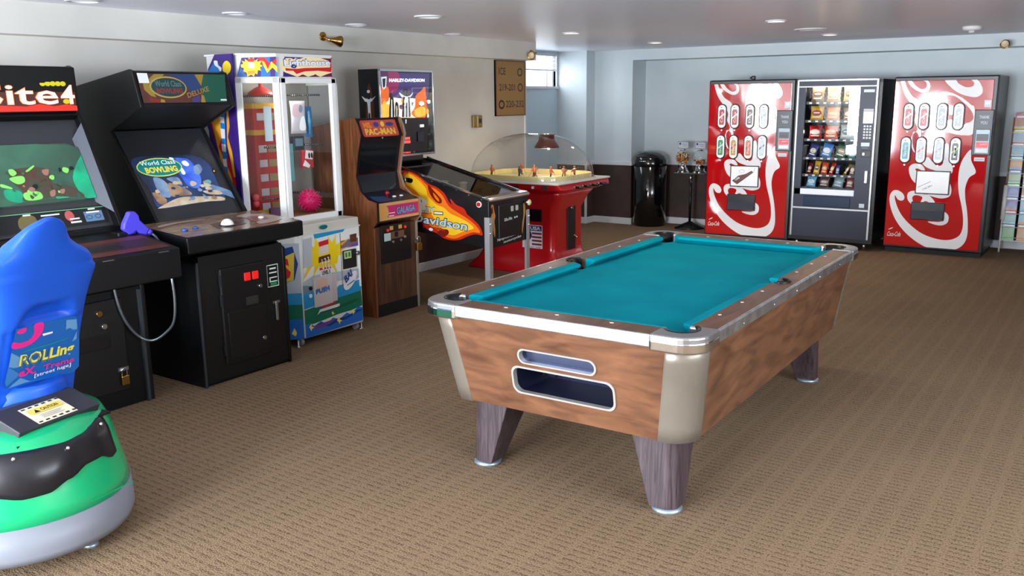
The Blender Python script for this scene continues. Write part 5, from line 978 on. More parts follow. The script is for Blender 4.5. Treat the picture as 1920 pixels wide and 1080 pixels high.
# flipper buttons and pivot
for x in (0, Wn):
    s = -1 if x == 0 else 1
    G().tube([(x,.085,.875),(x+s*.012,.085,.875)], .016, 14).obj('flipper_button', RED, N_); G().tube([(x,.085,.875),(x+s*.005,.085,.875)], .024, 14).obj('button_ring', WHITE, N_)
    G().tube([(x,.80,1.03),(x+s*.02,.80,1.03)], .034, 18).obj('hinge_bolt', STEEL, N_)
G().tube([(-.012+.0,.80+.055*math.cos(a),1.03+.07*math.sin(a)) for a in [k*math.pi/8 for k in range(-4,5)]], .008).obj('hinge_strap', STEEL, N_)
for k in range(8): G().tube([(-.002,.06+.115*k,.912+.03*k),(-.005,.06+.115*k,.912+.03*k)], .005, 8).obj('rail_bolt', CHROME, N_)
# front: coin door, art, plunger, buttons
cdn = G().box(.13, .43, -.010, .002, .60, .86).obj('coin_door', M('coin_door_black', (20,20,22), .4), N_, bevel=.008)
for xx in (.30,.37): G().box(xx, xx+.03, -.016, -.009, .795, .835).obj('coin_slot', M('coin_slot_pale', (190,190,180), .3), cdn)
D('door_print', cdn, (0,-.010,0), (1,0,0), (0,0,1), [('t','w',('25c',(.20,.728),(.26,.728),.022,.03)), ('t','w',('50c',(.265,.730),(.315,.730),.022,.03)), ('e','w',(.355,.742,.012,.008)), ('e','w',(.385,.744,.010,.008))], PALP)
D('front_print', N_, (0,0,0), (1,0,0), (0,0,1), [('s','gold',[(.03,.86),(.06,.87),(.075,.82),(.09,.78),(.075,.74),(.085,.68),(.08,.62),(.06,.66),(.05,.74),(.03,.78),(.05,.82)]), ('s','d',[(.04,.84),(.05,.86),(.06,.82),(.05,.80)]), ('s','gold',[(.50,.83),(.525,.82),(.53,.76),(.51,.70),(.49,.62),(.475,.60),(.48,.68),(.50,.74)]), ('t','w',('Harley-Davidson',(.11,.575),(.37,.590),.030,.01,.25)), ('t','w',('motorcycles',(.20,.550),(.46,.566),.026,.01,.25))], PALP, emit=.05)
G().tube([(.508,-.002,.845),(.508,-.05,.845)], .010).obj('plunger_rod', CHROME, N_); G().ball((.508,-.052,.845), .024, 14, sq=(1,.6,1)).obj('plunger_knob', M('plunger_cream', (215,210,160), .3), N_)
# legs
for (x, y, z1) in ((-.012,-.012,.78),(Wn+.012,-.012,.78),(-.012,1.20,.90),(Wn+.012,1.20,.90)):
    sx = 1 if x < .2 else -1; sy = 1 if y < .5 else -1
    lg = G().prism([(x,y),(x+sx*.045,y),(x+sx*.045,y+sy*.004),(x+sx*.004,y+sy*.004),(x+sx*.004,y+sy*.045),(x,y+sy*.045)], .095, z1, 'z').obj('leg', SILVER, N_)
    G().lathe([(.028,.0636),(.026,.07),(.008,.076),(.008,.11)], (x+sx*.016,y+sy*.016,0), 14).obj('leg_leveler', STEEL, lg)
    for zz in (z1-.05, z1-.12): G().ball((x+sx*.010,y-sy*.002,zz), .010, 8).obj('leg_bolt', CHROME, lg)
# backbox
bb0, bb1 = -.062, .630
bx = G().box(bb0, bb1, .965, 1.165, 1.20, 1.885).obj('backbox', pcab, N_)
G().box(.05, Wn-.05, .99, 1.16, 1.15, 1.205).obj('neck', pcab, N_)
for (a, b_, c, d) in ((bb0,bb1,1.868,1.888),(bb0,bb1,1.198,1.215)): G().box(a, b_, .948, .968, c, d).obj('backbox_trim', CHROME, N_, bevel=.002)
for xx in (bb0, bb1-.012): G().box(xx, xx+.012, .948, .968, 1.20, 1.886).obj('backbox_trim', CHROME, N_, bevel=.002)
bgp = ART['backglass'][:5]+flecks(26, (.03,.64,1.50,1.64), ['or','or2','cream','purple'], .022, 2)+ART['backglass'][5:]+flecks(18, (.10,.60,1.50,1.62), ['k','steel','or2'], .010, 6)
D('backglass', N_, (-.06,.963,0), (1,0,0), (0,0,1), [('r','k',(.012,.678,1.215,1.868))]+bgp+[('t','w',('HARLEY-DAVIDSON',(.11,1.787),(.565,1.792),.026,.03,.1)), ('r','hot',(.268,.345,1.332,1.352)), ('r','hot',(.262,.350,1.303,1.325)), ('r','w',(.485,.538,1.426,1.447)), ('r','red',(.488,.535,1.434,1.438)), ('t','hot',('STERN',(.245,1.222),(.345,1.222),.012,.02)), ('r','dm',(.45,.53,1.31,1.39))], {**PALP, 'dm': (44,46,54)}, emit={'cream': 1.5, 'or': .8, 'or2': 1.0, 'purple': .6, 'magenta': .5, 'violet': .4, 'steel': .6, 'w': 1.2, 'hot': 1.6, 'k': 0, 'red': .5}, rough=.2, label='lit canyon picture with motorcycle riders', clip=(.014,.676,1.216,1.866))
G().box(bb0+.012, bb1-.012, .950, .954, 1.215, 1.868).obj('backglass_pane', GLASS, N_)
D('side_print', N_, (bb0,1.165,0), (0,-1,0), (0,0,1), [('s','fl',[(.06,1.40),(.14,1.40),(.15,1.60),(.11,1.78),(.07,1.60)]), ('s','w2',[(.03,1.68),(.08,1.66),(.10,1.71),(.125,1.66),(.17,1.68),(.13,1.64),(.115,1.62),(.12,1.45),(.135,1.36),(.10,1.40),(.065,1.36),(.085,1.46),(.085,1.62),(.06,1.64)]), ('s','k',[(.085,1.66),(.115,1.66),(.115,1.70),(.085,1.70)]), ('e','w2',(.10,1.715,.016,.012)), ('s','k',[(.095,1.44),(.105,1.44),(.108,1.54),(.092,1.54)])], {'fl': (86,38,20), 'w2': (200,205,210), 'k': (20,20,22)}, label='motorcycle rider print')
D('topper_print', N_, (0,.985,0), (1,0,0), (0,0,1), [('t','hot',('STERN',(.05,1.165),(.15,1.165),.018,.03))], PALP, emit=.8)
# ------------------------------------------------------------------ dome hockey table
hred = M('hockey_red', (188,16,26), .22, coat=.4); Hk = T('dome_hockey_table', 'red dome hockey table with clear bubble top behind the pinball machine', 'hockey table', (-4.87, 7.37, 0), 0)
HX, HY, HZ = .60, .50, .885
def ring(hx, hy, r, z, n=6): return [(x, y, z) for x, y in stadium(0, 0, 2*hx, 2*hy, n, r)]
prof = [(.54,.40,.0),(.54,.40,.03),(.47,.33,.10),(.435,.283,.18),(.43,.275,.24),(.43,.275,.60),(.49,.30,.72),(.53,.36,.79)]
G().loft([ring(a, b_, .07, z) for a, b_, z in prof], sm=True).obj('pedestal', hred, Hk)
G().loft([ring(.53,.38,.08,.78), ring(.63,.47,.06,.82), ring(HX-.005,HY-.005,.04,HZ-.012), ring(HX-.005,HY-.005,.04,HZ-.006)], sm=False).obj('apron', hred, Hk, bevel=.006)
ice = M('ice_sheet', (236,226,205), .18); G().loft([ring(HX+.01,HY+.01,.04,HZ-.012), ring(HX+.01,HY+.01,.04,HZ)], sm=False).obj('top_plate', M('plate_white', (215,215,212), .25), Hk)
D('rink_print', Hk, (0,0,HZ), (1,0,0), (0,1,0), [('p','ice',stadium(0,0,1.06,.84,6,.2)), ('r','red',(-.006,.006,-.42,.42)), ('r','blue',(-.20,-.185,-.42,.42)), ('r','blue',(.185,.20,-.42,.42)), ('o','blue',(0,0,.12,.12,.006)), ('o','red',(-.38,0,.1,.1,.005)), ('o','red',(.38,0,.1,.1,.005))], {'ice': (240,228,200), 'red': (190,50,50), 'blue': (60,80,150)}, rough=.15, lift=.001)
dome = G(); rings = []
DX, DY, DH = .56, .45, .43
for j in range(13):
    a = j/12*math.pi/2; k = math.cos(a)**.85; z = HZ+.002+DH*math.sin(a)**1.0
    rings.append([(x, y, z) for x, y in stadium(0, 0, max(2*DX*k, .02), max(2*DY*k, .015), 7, max(.27*k*1.0, .006))])
dome.loft(rings, caps=False); dome.obj('bubble_dome', glass('dome_plastic', (.93,.94,.94), 1.25), Hk)
G().loft([ring(DX+.012,DY+.012,.27,HZ), ring(DX+.012,DY+.012,.27,HZ+.012), ring(DX-.004,DY-.004,.26,HZ+.012)], sm=False, caps=False).obj('dome_gasket', M('gasket', (190,190,188), .4), Hk)
wb = M('rink_board', (232,216,150), .4)
b0, b1 = stadium(0,0,1.07,.85,7,.25), stadium(0,0,1.05,.83,7,.24)
G().loft([[(x,y,HZ+.002) for x,y in b0], [(x,y,HZ+.05) for x,y in b0], [(x,y,HZ+.05) for x,y in b1], [(x,y,HZ+.002) for x,y in b1]], caps=False, sm=False).obj('rink_board', wb, Hk)
lm = M('lamp_maroon', (78,26,22), .35)
sh_ = G().lathe([(.085,1.305),(.075,1.30),(.08,1.25),(.11,1.205),(.125,1.18),(.118,1.178),(.07,1.25),(.06,1.29)], (.17,-.0,0), 24).obj('scoreboard_shade', lm, Hk)
G().lathe([(.001,1.186),(.11,1.186),(.11,1.190),(.001,1.190)], (.17,0,0), 20).obj('shade_lamp', M('shade_glow', (255,235,190), .4, emit=4), sh_)
lamp('shade_light', (.17,0,1.15), 4, (1,.88,.68), .06, Hk)
G().lathe([(.085,1.306),(.09,1.312),(.001,1.316)], (.17,0,0), 20).obj('dome_cap', CHROME, Hk)
def player(name_, label, x, y, c, rz):
    o = T('hockey_player', label, 'figurine', (-4.87+x, 7.37+y, HZ+.002), rz, 'players on the dome hockey rink')
    jm = M('jersey_%s' % (c,), c, .45); sk = M('figure_dark', (60,40,30), .5)
    G().loft([[(w*math.cos(a), d*math.sin(a), z) for a in [2*math.pi*i/8 for i in range(8)]] for z, w, d in ((.045,.014,.012),(.06,.018,.013),(.085,.022,.014),(.095,.012,.010))]).obj('torso', jm, o)
    G().ball((0,0,.107), .011, 8).obj('helmet', jm, o)
    for s in (-1, 1): G().tube([(s*.008,0,.046),(s*.014,.004,.02),(s*.016,-.006,0.004),(s*.016,-.016,.003)], .006, 6).obj('leg', sk, o)
    for s in (-1, 1): G().tube([(s*.02,0,.088),(s*.026,-.014,.07),(s*.006,-.026,.06)], .0055, 6).obj('arm', jm, o)
    G().tube([(.012,-.016,.085),(-.004,-.03,.05),(-.02,-.05,.006),(-.034,-.056,.005)], .003, 5).obj('stick', M('stick_wood', (190,150,100), .5), o)
    return o
ors, dks = (196,90,50), (70,60,70)
for lab, x, y, c in (('orange hockey figure alone near the left boards of the rink',-.42,-.10,ors),('orange hockey figure by the center of the rink, with a dark one beside it',-.01,.05,ors),('dark hockey figure at the center circle of the rink',-.07,-.12,dks),('dark hockey figure just behind the orange center figure',-.05,.12,dks),('orange hockey figure right of center at the front',.25,-.05,ors),('brown hockey figure in front of the right goal',.33,.06,(150,90,60)),('brown hockey figure behind the right hand group',.40,.14,(150,90,60)),('orange hockey figure deep at the far left boards',-.30,.25,ors)):
    player('p', lab, x, y, c, random.Random(lab).uniform(0,360))
for s in (-1, 1):
    for yy in (-.25,-.1,.05,.2): 
        r = G().tube([(s*(HX-.02),yy,HZ-.045),(s*(HX+.08),yy,HZ-.045)], .006).obj('rod', CHROME, Hk); G().tube([(s*(HX+.05),yy,HZ-.045),(s*(HX+.12),yy,HZ-.045)], .014, 10).obj('rod_grip', BLACK, r)
# coin strip, box, stickers
cs = G().box(.422, .442, -.05, .10, .20, .70).obj('coin_strip', M('strip_black', (16,17,22), .35), Hk, bevel=.006)
for zz in (.655, .61): G().tube([(.44,.02,zz),(.452,.02,zz)], .016, 12).obj('coin_slot', CHROME, cs)
for k, zz in enumerate((.335,.325,.315)): G().tube([(.44,.06+.02*k,zz),(.46,.06+.02*k,zz)], .008, 10).obj('lock', CHROME, cs)
G().box(.105, .29, -.290, -.265, .495, .612).obj('speaker_grille', BLACK, Hk, bevel=.006)
D('flag_sticker', Hk, (.125,-.2755,.033), (1,0,0), (0,0,1), [('r','w',(-.06,.17,.20,.425)), ('r','nv',(-.052,.162,.37,.418)), ('t','w',('USA',(.03,.377),(.15,.377),.034,.04))]+[('r','rd',(.05,.162,.335-.035*k,.353-.035*k)) for k in range(4)]+[('s','nv',[(-.05,.40),(.0,.41),(.03,.37),(.05,.32),(.02,.27),(-.02,.22),(-.01,.28),(-.05,.30),(-.06,.34)]), ('p','w',[(-.05,.33),(-.03,.32),(-.025,.38),(-.035,.375)]), ('t','nv',('HOCKEY TEAM',(-.02,.206),(.15,.206),.010,.02))], {'w': (225,228,232), 'nv': (40,40,110), 'rd': (140,30,50)}, rough=.3, label='red white and blue hockey sticker')
for (xx, zz, c) in ((.33,.842,'w'),): G().tube([(xx,-.487,zz),(xx,-.497,zz)], .013, 12).obj('apron_button', WHITE, Hk)
G().box(.44, .49, -.496, -.486, .83, .872).obj('apron_tag', STEEL, Hk); G().box(.06,.16,-.52,-.47,.82,.85).obj('apron_latch', BLACK, Hk, bevel=.008)
for (x, y) in ((-.48,-.34),(.48,-.34),(-.48,.34),(.48,.34)): pass
# ------------------------------------------------------------------ luge ride
lg_green = M('luge_green', (18,168,108), .22, coat=.5); lg_grey = M('luge_grey', (124,128,138), .45); lg_blue = M('luge_blue', (24,84,200), .38, spec=.4)
Lu = T('luge_ride', 'blue seated luge arcade ride on a green and grey rounded base', 'arcade ride', (-3.014, 1.601, 0), 100)
CX = .015
def foot(hw, rr, y0, y1, z, n=14):
    # rounded rear end at y0, straight sides to y1
    out = [(CX+hw*math.cos(a), y0+rr-rr*math.sin(a), z) for a in [math.pi*i/(2*n) for i in range(2*n+1)]]
    return out+[(CX-hw, y1-.15, z), (CX-hw+.12, y1, z), (CX+hw-.12, y1, z), (CX+hw, y1-.15, z)]
G().loft([foot(.382,.40,.0,1.55,.055), foot(.396,.415,-.012,1.56,.085), foot(.392,.41,-.006,1.555,.195)], sm=True).obj('base_skirt', lg_grey, Lu)
prof = [(.390,.405,-.004,.19),(.383,.40,.006,.24),(.365,.385,.03,.34),(.345,.36,.055,.43),(.33,.33,.09,.475),(.28,.28,.14,.495),(.20,.2,.2,.50)]
G().loft([foot(a, b_, c, 1.5, z) for a, b_, c, z in prof], sm=True).obj('base_shell', lg_green, Lu)
def shell_y(x, z):
    for (a, b_, c, z0), (a2, b2, c2, z1) in zip(prof, prof[1:]):
        if z0 <= z <= z1:
            t_ = (z-z0)/(z1-z0); hw, rr, y0 = a+(a2-a)*t_, b_+(b2-b_)*t_, c+(c2-c)*t_
            q = min(1, abs(x-CX)/hw); return y0+rr-rr*math.sqrt(1-q*q)
    return prof[0][2]
top = [(-.30,.44),(-.25,.462),(-.2,.455),(-.1,.452),(-.02,.448),(.06,.452),(.12,.462),(.165,.470),(.20,.462)]
bot = [(-.30,.36),(-.25,.31),(-.2,.296),(-.13,.298),(-.05,.325),(.03,.352),(.10,.352),(.16,.325),(.20,.33)]
def itp(lst, x):
    for (a, b_), (c, d) in zip(lst, lst[1:]):
        if a <= x <= c:
            t_ = (x-a)/(c-a); t_ = t_*t_*(3-2*t_); return b_+(d-b_)*t_
    return lst[-1][1]
rings = []; nv = 8
for i in range(26):
    x = -.30+.50*i/25; z0, z1 = itp(bot, x), itp(top, x); r = []
    for j in range(nv+1):
        z = z0+(z1-z0)*j/nv; r.append((x, shell_y(x, z)-.010-.022*math.sin(math.pi*j/nv)*math.sin(math.pi*min(1,max(0,(x+.3)/.3))), z))
    for j in range(nv, -1, -1):
        z = z0+(z1-z0)*j/nv; r.append((x, shell_y(x, z)+.006, z))
    rings.append(r)
kp = G().loft(rings, sm=True).obj('kick_panel', M('kick_black', (24,24,30), .3), Lu)
for x in (-.29,-.19,-.03,.155):
    z = itp(top, x)-.016; y = shell_y(x, z)-.012; G().ball((x, y-.006, z), .008, 10).obj('bolt', CHROME, kp)
G().box(.01, .20, -.003, .004, .215, .216).obj('panel_line', lg_green, Lu)
# caution box
bxm = M('box_charcoal', (46,46,52), .5)
cb = G().prism([(.17,.470),(.15,.508),(.30,.556),(.36,.545),(.36,.46)], -.13, .215, 'x').obj('rear_box', bxm, Lu, bevel=.004)
G().prism([(.13,.462),(.13,.470),(.30,.478),(.30,.46)], -.16, .24, 'x').obj('box_flange', BLACK, cb)
D('caution_label', cb, (0,.15,.508), (1,0,0), (0,.15,.048), [('r','cr',(-.045,.12,.008,.125))]+[('r','k',(-.038+.028*k,-.022+.028*k,y_,y_+.008)) for k in range(6) for y_ in (.014,.112)]+[('r','yl',(-.03,.105,.068,.10)), ('p','k',[(-.012,.072),(.012,.072),(.0,.094)]), ('t','k',('CAUTION',(.018,.074),(.088,.074),.018,.02)), ('r','gr',(-.01,.08,.05,.053)), ('r','gr',(-.01,.07,.040,.043)), ('r','gr',(-.01,.08,.030,.033))], {'cr': (240,232,200), 'k': (30,28,28), 'yl': (235,210,90), 'gr': (150,150,150)}, rough=.4, label='yellow and white caution label')
# seat: lofted shell, leaning toward the camera
SX = .125; prof = [(.44,.19),(.47,.2),(.55,.198),(.64,.195),(.764,.192),(.86,.195),(.92,.2),(.98,.21),(1.03,.222),(1.06,.222),(1.085,.212),(1.108,.19),(1.122,.165),(1.14,.14),(1.162,.118),(1.185,.10),(1.206,.086),(1.225,.068),(1.24,.045),(1.252,.012)]
def wz(z):
    for (a, b_), (c, d) in zip(prof, prof[1:]):
        if a <= z <= c: return b_+(d-b_)*(z-a)/(c-a)
    return prof[-1][1]
rings = []; nz, na = 60, 56
for j in range(nz+1):
    z = .44+(1.252-.44)*j/nz; w = wz(z); dp = .085*(1-.35*max(0,(z-.9)/.36)) * min(1, .25+8*max(0,1.252-z)/1.0 if z > 1.15 else 1); dp = max(dp, .012)
    yr = .31-(z-.73)*math.tan(math.radians(19)); ring_ = []
    for i in range(na):
        a = 2*math.pi*i/na; c, s = math.cos(a), math.sin(a); n_ = 3.6 if z < 1.04 else 2.6
        x = w*math.copysign(abs(c)**(2/n_), c); y = dp*math.copysign(abs(s)**(2/n_), s)
        yy = yr+dp+y
        if s < -.2:   # rear face detail: hand hold and recessed label bed
            if .845 < z < .925: 
                hw = .075+.05*(.925-z)/.08; e = max(0, min(1, (hw-abs(x))/.02)); yy += .040*e*min(1, (z-.845)/.015)*min(1, (.925-z)/.02)
            elif .575 < z < .84:
                hw = .172; e = max(0, min(1, (hw-abs(x))/.012)); yy += .008*e
        ring_.append((SX-.04*max(0, min(1, (z-1.02)/.14))+x, yy, z))
    rings.append(ring_)
G().loft(rings, sm=True).obj('seat_back', lg_blue, Lu)
G().loft([[(SX+w*math.cos(a)*1, .60+.30*math.sin(a), z) for a in [2*math.pi*i/24 for i in range(24)]] for z, w in ((.49,.2),(.53,.21),(.58,.20),(.60,.17))], sm=True).obj('seat_pan', lg_blue, Lu)
PALL = {'lblue': (22,96,176), 'lpale': (96,150,196), 'lpale2': (50,120,190), 'lpink': (230,40,140), 'lwhite': (235,235,240), 'lgreen': (20,140,130), 'ly': (232,222,70), 'gy': (90,110,120)}
sv_ = (0,-math.sin(math.radians(19)),math.cos(math.radians(19)))
D('seat_print', Lu, (.06,.31+.002,.73), (1,0,0), sv_, ART['luge_st']+[('t','ly',('ROLLing',(-.042,-.052),(.195,-.060),.062,.035)), ('t','gy',('ROLL',(-.034,-.047),(.105,-.052),.052,.0)), ('t','lpink',('eX.',(-.040,-.086),(.035,-.089),.034,.04)), ('t','lpink',('Treme',(.065,-.088),(.205,-.090),.024,.02)), ('t','lwhite',('[street luge]',(.03,-.112),(.192,-.112),.020,.01))], PALL, rough=.3, lift=.004, label='luge lettering label')
for (xx, yy) in ((.05,.085),(-.30,.45),(.36,.45),(.0,1.4)):
    G().lathe([(.026,0),(.030,.004),(.026,.014),(.010,.020),(.010,.06)], (xx,yy,0), 18).obj('leveling_foot', M('foot_zinc', (165,180,192), .35, .7), Lu)
# ------------------------------------------------------------------ fixtures on walls and ceiling
def wall_x(name, label, cat, y, z, x=XL, rz=90): return T(name, label, cat, (x, y, z), rz)
PALS = {'g': (158,122,66), 'b': (62,38,34), 'k': (80,56,66)}
sg = wall_x('direction_sign', 'gold room direction sign with dark lettering on the left wall', 'sign', 7.803, 1.467)
G().box(0, .557, -.018, 0, 0, .58).obj('sign_board', M('sign_gold', (160,124,68), .4), sg)
for (a, b_, c, d) in ((0,.557,0,.008),(0,.557,.572,.58),(0,.010,0,.58),(.547,.557,0,.58)): G().box(a, b_, -.022, 0, c, d).obj('sign_edge', M('sign_edge', (96,54,44), .5), sg)
for nm_, its in (('lettering', [('t','k',('ICE',(.055,.430),(.185,.430),.075,.01))]), ('arrow_ring', [('o','k',(.455,.462,.05,.045,.016))]), ('lettering', [('t','k',('219-201',(.065,.265),(.36,.265),.072,.01))]), ('arrow_ring', [('o','k',(.460,.300,.05,.045,.016))]), ('arrow_ring', [('o','b',(.105,.120,.055,.048,.02))]), ('lettering', [('t','k',('220-232',(.185,.090),(.53,.090),.072,.01))])):
    D(nm_, sg, (0,-.018,0), (1,0,0), (0,0,1), its, PALS, rough=.5)
th = wall_x('thermostat', 'brass thermostat on the left wall below the direction sign', 'thermostat', 7.39, 1.36)
G().box(0, .15, -.035, 0, 0, .125).obj('cover', M('thermo_brass', (150,130,80), .35, .5), th, bevel=.008); G().box(.05, .072, -.04, -.03, .005, .12).obj('cover_ridge', M('thermo_pale', (205,190,140), .3, .4), th)
G().box(.085, .13, -.038, -.034, .045, .09).obj('dial_window', M('thermo_dark', (50,44,34), .3), th)
ol = T('wall_outlet', 'white outlet plate on the brown pier behind the hockey table', 'outlet', (-6.13, YC, .18), 0)
G().box(-.035, .035, -.008, 0, -.055, .055).obj('cover_plate', WHITE, ol, bevel=.003)
for z in (-.022,.022): G().lathe([(.014,-.003),(.014,0)], (0,-.008,z), 12, 'y').obj('socket', M('socket_grey', (180,180,175), .4), ol)
def spot(label, loc, d):
    o = T('bullet_spotlight', label, 'spotlight', loc, 0, 'brass bullet spotlights'); d = Vector(d).normalized()
    q = Vector((0,0,1)).rotation_difference(d); c = Vector((0,0,0))
    g = G().lathe([(.012,-.02),(.016,.02),(.028,.05),(.042,.08),(.046,.10),(.040,.10),(.02,.06)], (0,0,0), 18); g.v = [tuple(q @ Vector(p)+c) for p in g.v]; g.obj('lamp_head', BRASS, o)
    g = G().lathe([(.001,.075),(.036,.085),(.036,.088),(.001,.086)], (0,0,0), 16); g.v = [tuple(q @ Vector(p)+c) for p in g.v]; g.obj('lamp_bulb', M('bulb_pale', (225,215,190), .3), o)
    return o
s1 = spot('brass spotlight on the soffit above the prize machine', (-5.40, 5.24, 2.125), (.25,.9,-.1)); G().tube([(0,0,0),(-.079,0,.03)], .012).obj('bracket', BRASS, s1); G().tube([(-.079,0,.03),(-.07,0,.03)], .035, 16).obj('mount_plate', BRASS, s1)
s2 = spot('brass spotlight at the far end of the left soffit', (-5.42, 8.27, 2.12), (.1,-.9,-.25)); G().tube([(0,0,0),(-.059,.0,.03)], .012).obj('bracket', BRASS, s2)
s3 = spot('brass spotlight on the beam above the brochure rack', (-1.20, 10.46, 2.16), (.15,-.9,-.3)); G().tube([(0,0,0),(0,.06,.0)], .012).obj('bracket', BRASS, s3)
lt = M('light_trim', (222,222,226), .35); warm = M('bulb_warm', (255,240,205), .4, emit=14); cool = M('bulb_off_glow', (200,204,210), .3, emit=.5)  # unlit lamp faces carry a faint added glow
LIGHTS = [(-5.186,3.064,.10,0,'unlit recessed ceiling light above the gun arcade cabinet'),(-5.171,4.143,.085,0,'unlit recessed ceiling light in front of the prize machine'),(-5.238,5.384,.09,0,'unlit recessed ceiling light beside the soffit spotlight'),(-4.34,5.207,.105,0,'unlit white ringed ceiling light out from the soffit'),(-5.346,6.769,.085,0,'unlit recessed ceiling light near the direction sign'),(-4.422,7.362,.085,1,'lit recessed ceiling light near the alcove window'),(-4.496,9.293,.085,1,'lit recessed ceiling light above the black trash can'),(-2.496,7.358,.085,1,'lit recessed ceiling light nearest the round ceiling vent on its left'),(-2.625,9.36,.085,1,'lit recessed ceiling light just right of the round vent'),(-2.464,5.15,.085,1,'lit recessed ceiling light at the top edge of the photo')]
for (x, y, r, on_, lab) in LIGHTS:
    o = T('ceiling_light', lab, 'ceiling light', (x, y, CEIL), 0, 'recessed ceiling lights')
    G().lathe([(r,0),(r,-.006),(r*.86,-.012),(r*.80,-.004),(r*.80,0)], (0,0,0), 28).obj('trim_ring', lt, o)
    G().lathe([(.001,-.003),(r*.80,-.003),(r*.80,-.001),(.001,-.001)], (0,0,0), 24).obj('lamp_face', warm if on_ else cool, o)
    if on_:
        l = bpy.data.lights.new('downlight', 'SPOT'); l.energy = 26; l.color = (1,.84,.62); l.spot_size = math.radians(120); l.spot_blend = .8; l.shadow_soft_size = .06
        lo = bpy.data.objects.new('downlight', l); COL.objects.link(lo); lo.parent = o; lo.location = (0,0,-.03)
o = T('ceiling_vent', 'white round ceiling vent disc near the back wall', 'vent', (-2.564, 8.519, CEIL), 0)
G().lathe([(.148,0),(.148,-.006),(.13,-.014),(.125,-.008),(.125,0)], (0,0,0), 30).obj('outer_ring', lt, o); G().lathe([(.10,-.004),(.10,-.012),(.05,-.02),(.001,-.022)], (0,0,0), 26).obj('damper_disc', lt, o)
o = T('smoke_detector', 'white smoke detector on the ceiling at the right', 'smoke detector', (-1.332, 9.239, CEIL), 0)
G().lathe([(.08,0),(.08,-.02),(.07,-.034),(.03,-.038)], (0,0,0), 26).obj('detector_body', WHITE, o); G().lathe([(.028,-.038),(.024,-.055),(.001,-.058)], (0,0,0), 16).obj('sensor_dome', lt, o)
# ------------------------------------------------------------------ trash can
tb = M('can_gloss_black', (8,9,12), .12, coat=.6)
o = T('trash_can', 'tall glossy black dome top trash can by the back pier', 'trash can', (-5.165, 10.60, 0), 0)
G().lathe([(.20,.0),(.205,.02),(.205,.03),(.215,.04),(.215,.77),(.20,.78)], (0,0,0), 40).obj('can_body', tb, o)
G().lathe([(.215,.775),(.222,.785),(.222,.81),(.218,.86),(.19,.91),(.14,.945),(.07,.965),(.001,.97)], (0,0,0), 40).obj('dome_lid', tb, o)
pts = [(.19*math.sin(a), -.19*math.cos(a)) for a in [math.radians(q) for q in range(-38,39,8)]]
fl_ = G().loft([[(x*k, y*k, z) for z, k in ((.80,1.185),(.80,1.155),(.90,1.02),(.90,1.05))] for x, y in pts], sm=False).obj('swing_flap', M('flap_black', (14,15,18), .2), o)
G().tube([(.05*math.cos(a),-.2236,.845+.0*math.sin(a)) for a in (math.pi,0)], .006).obj('flap_handle', CHROME, fl_)
# ------------------------------------------------------------------ gumball stand
o = T('gumball_stand', 'twin globe gumball machine on a black pole stand', 'gumball machine', (-4.592, 10.60, 0), 0); GS = o
G().lathe([(.205,0),(.20,.012),(.10,.05),(.04,.075),(.022,.085)], (0,0,0), 8).obj('stand_base', BLACK, o)
G().tube([(0,0,.07),(0,0,.60)], .017, 14).obj('pole', BLACK, o); G().tube([(0,0,.58),(0,0,.695)], .021, 14).obj('pole_collar', CHROME, o)
G().box(-.20, .20, -.08, .08, .695, .708).obj('mount_plate', CHROME, o, bevel=.004)
for s, full, nm in ((-1,1,'a'), (1,0,'b')):
    x = s*.115
    b_ = G().lathe([(.085,.708),(.085,.72),(.06,.735),(.055,.79),(.062,.80),(.062,.808)], (x,0,0), 20).obj('dispenser', CHROME, o)
    G().lathe([(.022,-.02),(.022,0)], (x,-.06,.755), 14, 'y').obj('coin_wheel', STEEL, b_); G().box(x-.02, x+.02, -.092, -.06, .712, .74).obj('chute', CHROME, b_)
    gl = G().ball((x,0,.895), .098, 28).obj('globe', glass('globe_glass_'+nm, (.93,.94,.94), 1.0), o)
    G().lathe([(.04,.985),(.04,.998),(.02,1.004),(.001,1.005)], (x,0,0), 16).obj('globe_cap', CHROME, o)
    G().box(x-.075, x+.075, -.006, .0, 1.004, 1.095).obj('card_holder', M('card_frame', (150,152,158), .3), o, bevel=.008)
    D('card_print', o, (x,-.006,1.05), (1,0,0), (0,0,1), [('r','w',(-.066,.066,-.036,.036)), ('e','b',(-.042,.016,.014,.014)), ('r','g',(-.02,.05,.008,.014)), ('r','g',(.0,.05,-.012,-.007))], {'w': (205,210,222), 'b': (60,60,150), 'g': (120,120,140)})
cols = [(190,40,36),(226,170,60),(240,225,190),(150,40,60),(210,110,40),(230,230,220),(120,90,60)]
cm = [M('gum_%d' % k, c, .3) for k, c in enumerate(cols)]; rnd = random.Random(5)
proto = {}
def gum(cx, top, n, lab):
    c = 0; tries = 0; pts = []
    while c < n and tries < 6000:
        tries += 1; p = Vector((rnd.uniform(-.085,.085), rnd.uniform(-.085,.085), rnd.uniform(-.085,top)))
        if p.length > .084 or any((p-q).length < .0215 for q in pts): continue
        pts.append(p); c += 1
    for p in pts:
        k = rnd.randrange(len(cm))
        if k not in proto: proto[k] = G().ball((0,0,0), .0118, 8).obj('gumball', cm[k]); ob = proto[k]
        else: ob = proto[k].copy(); COL.objects.link(ob)
        ob.location = (-4.592+cx+p.x, 10.60+p.y, .895+p.z); tag(ob, lab, 'gumball', 'gumballs in the '+('left' if cx < 0 else 'right')+' globe')
gum(-.115, .060, 110, 'small gumball in the nearly full left globe of the gumball stand')
gum(.115, -.030, 45, 'small gumball in the low filled right globe of the gumball stand')
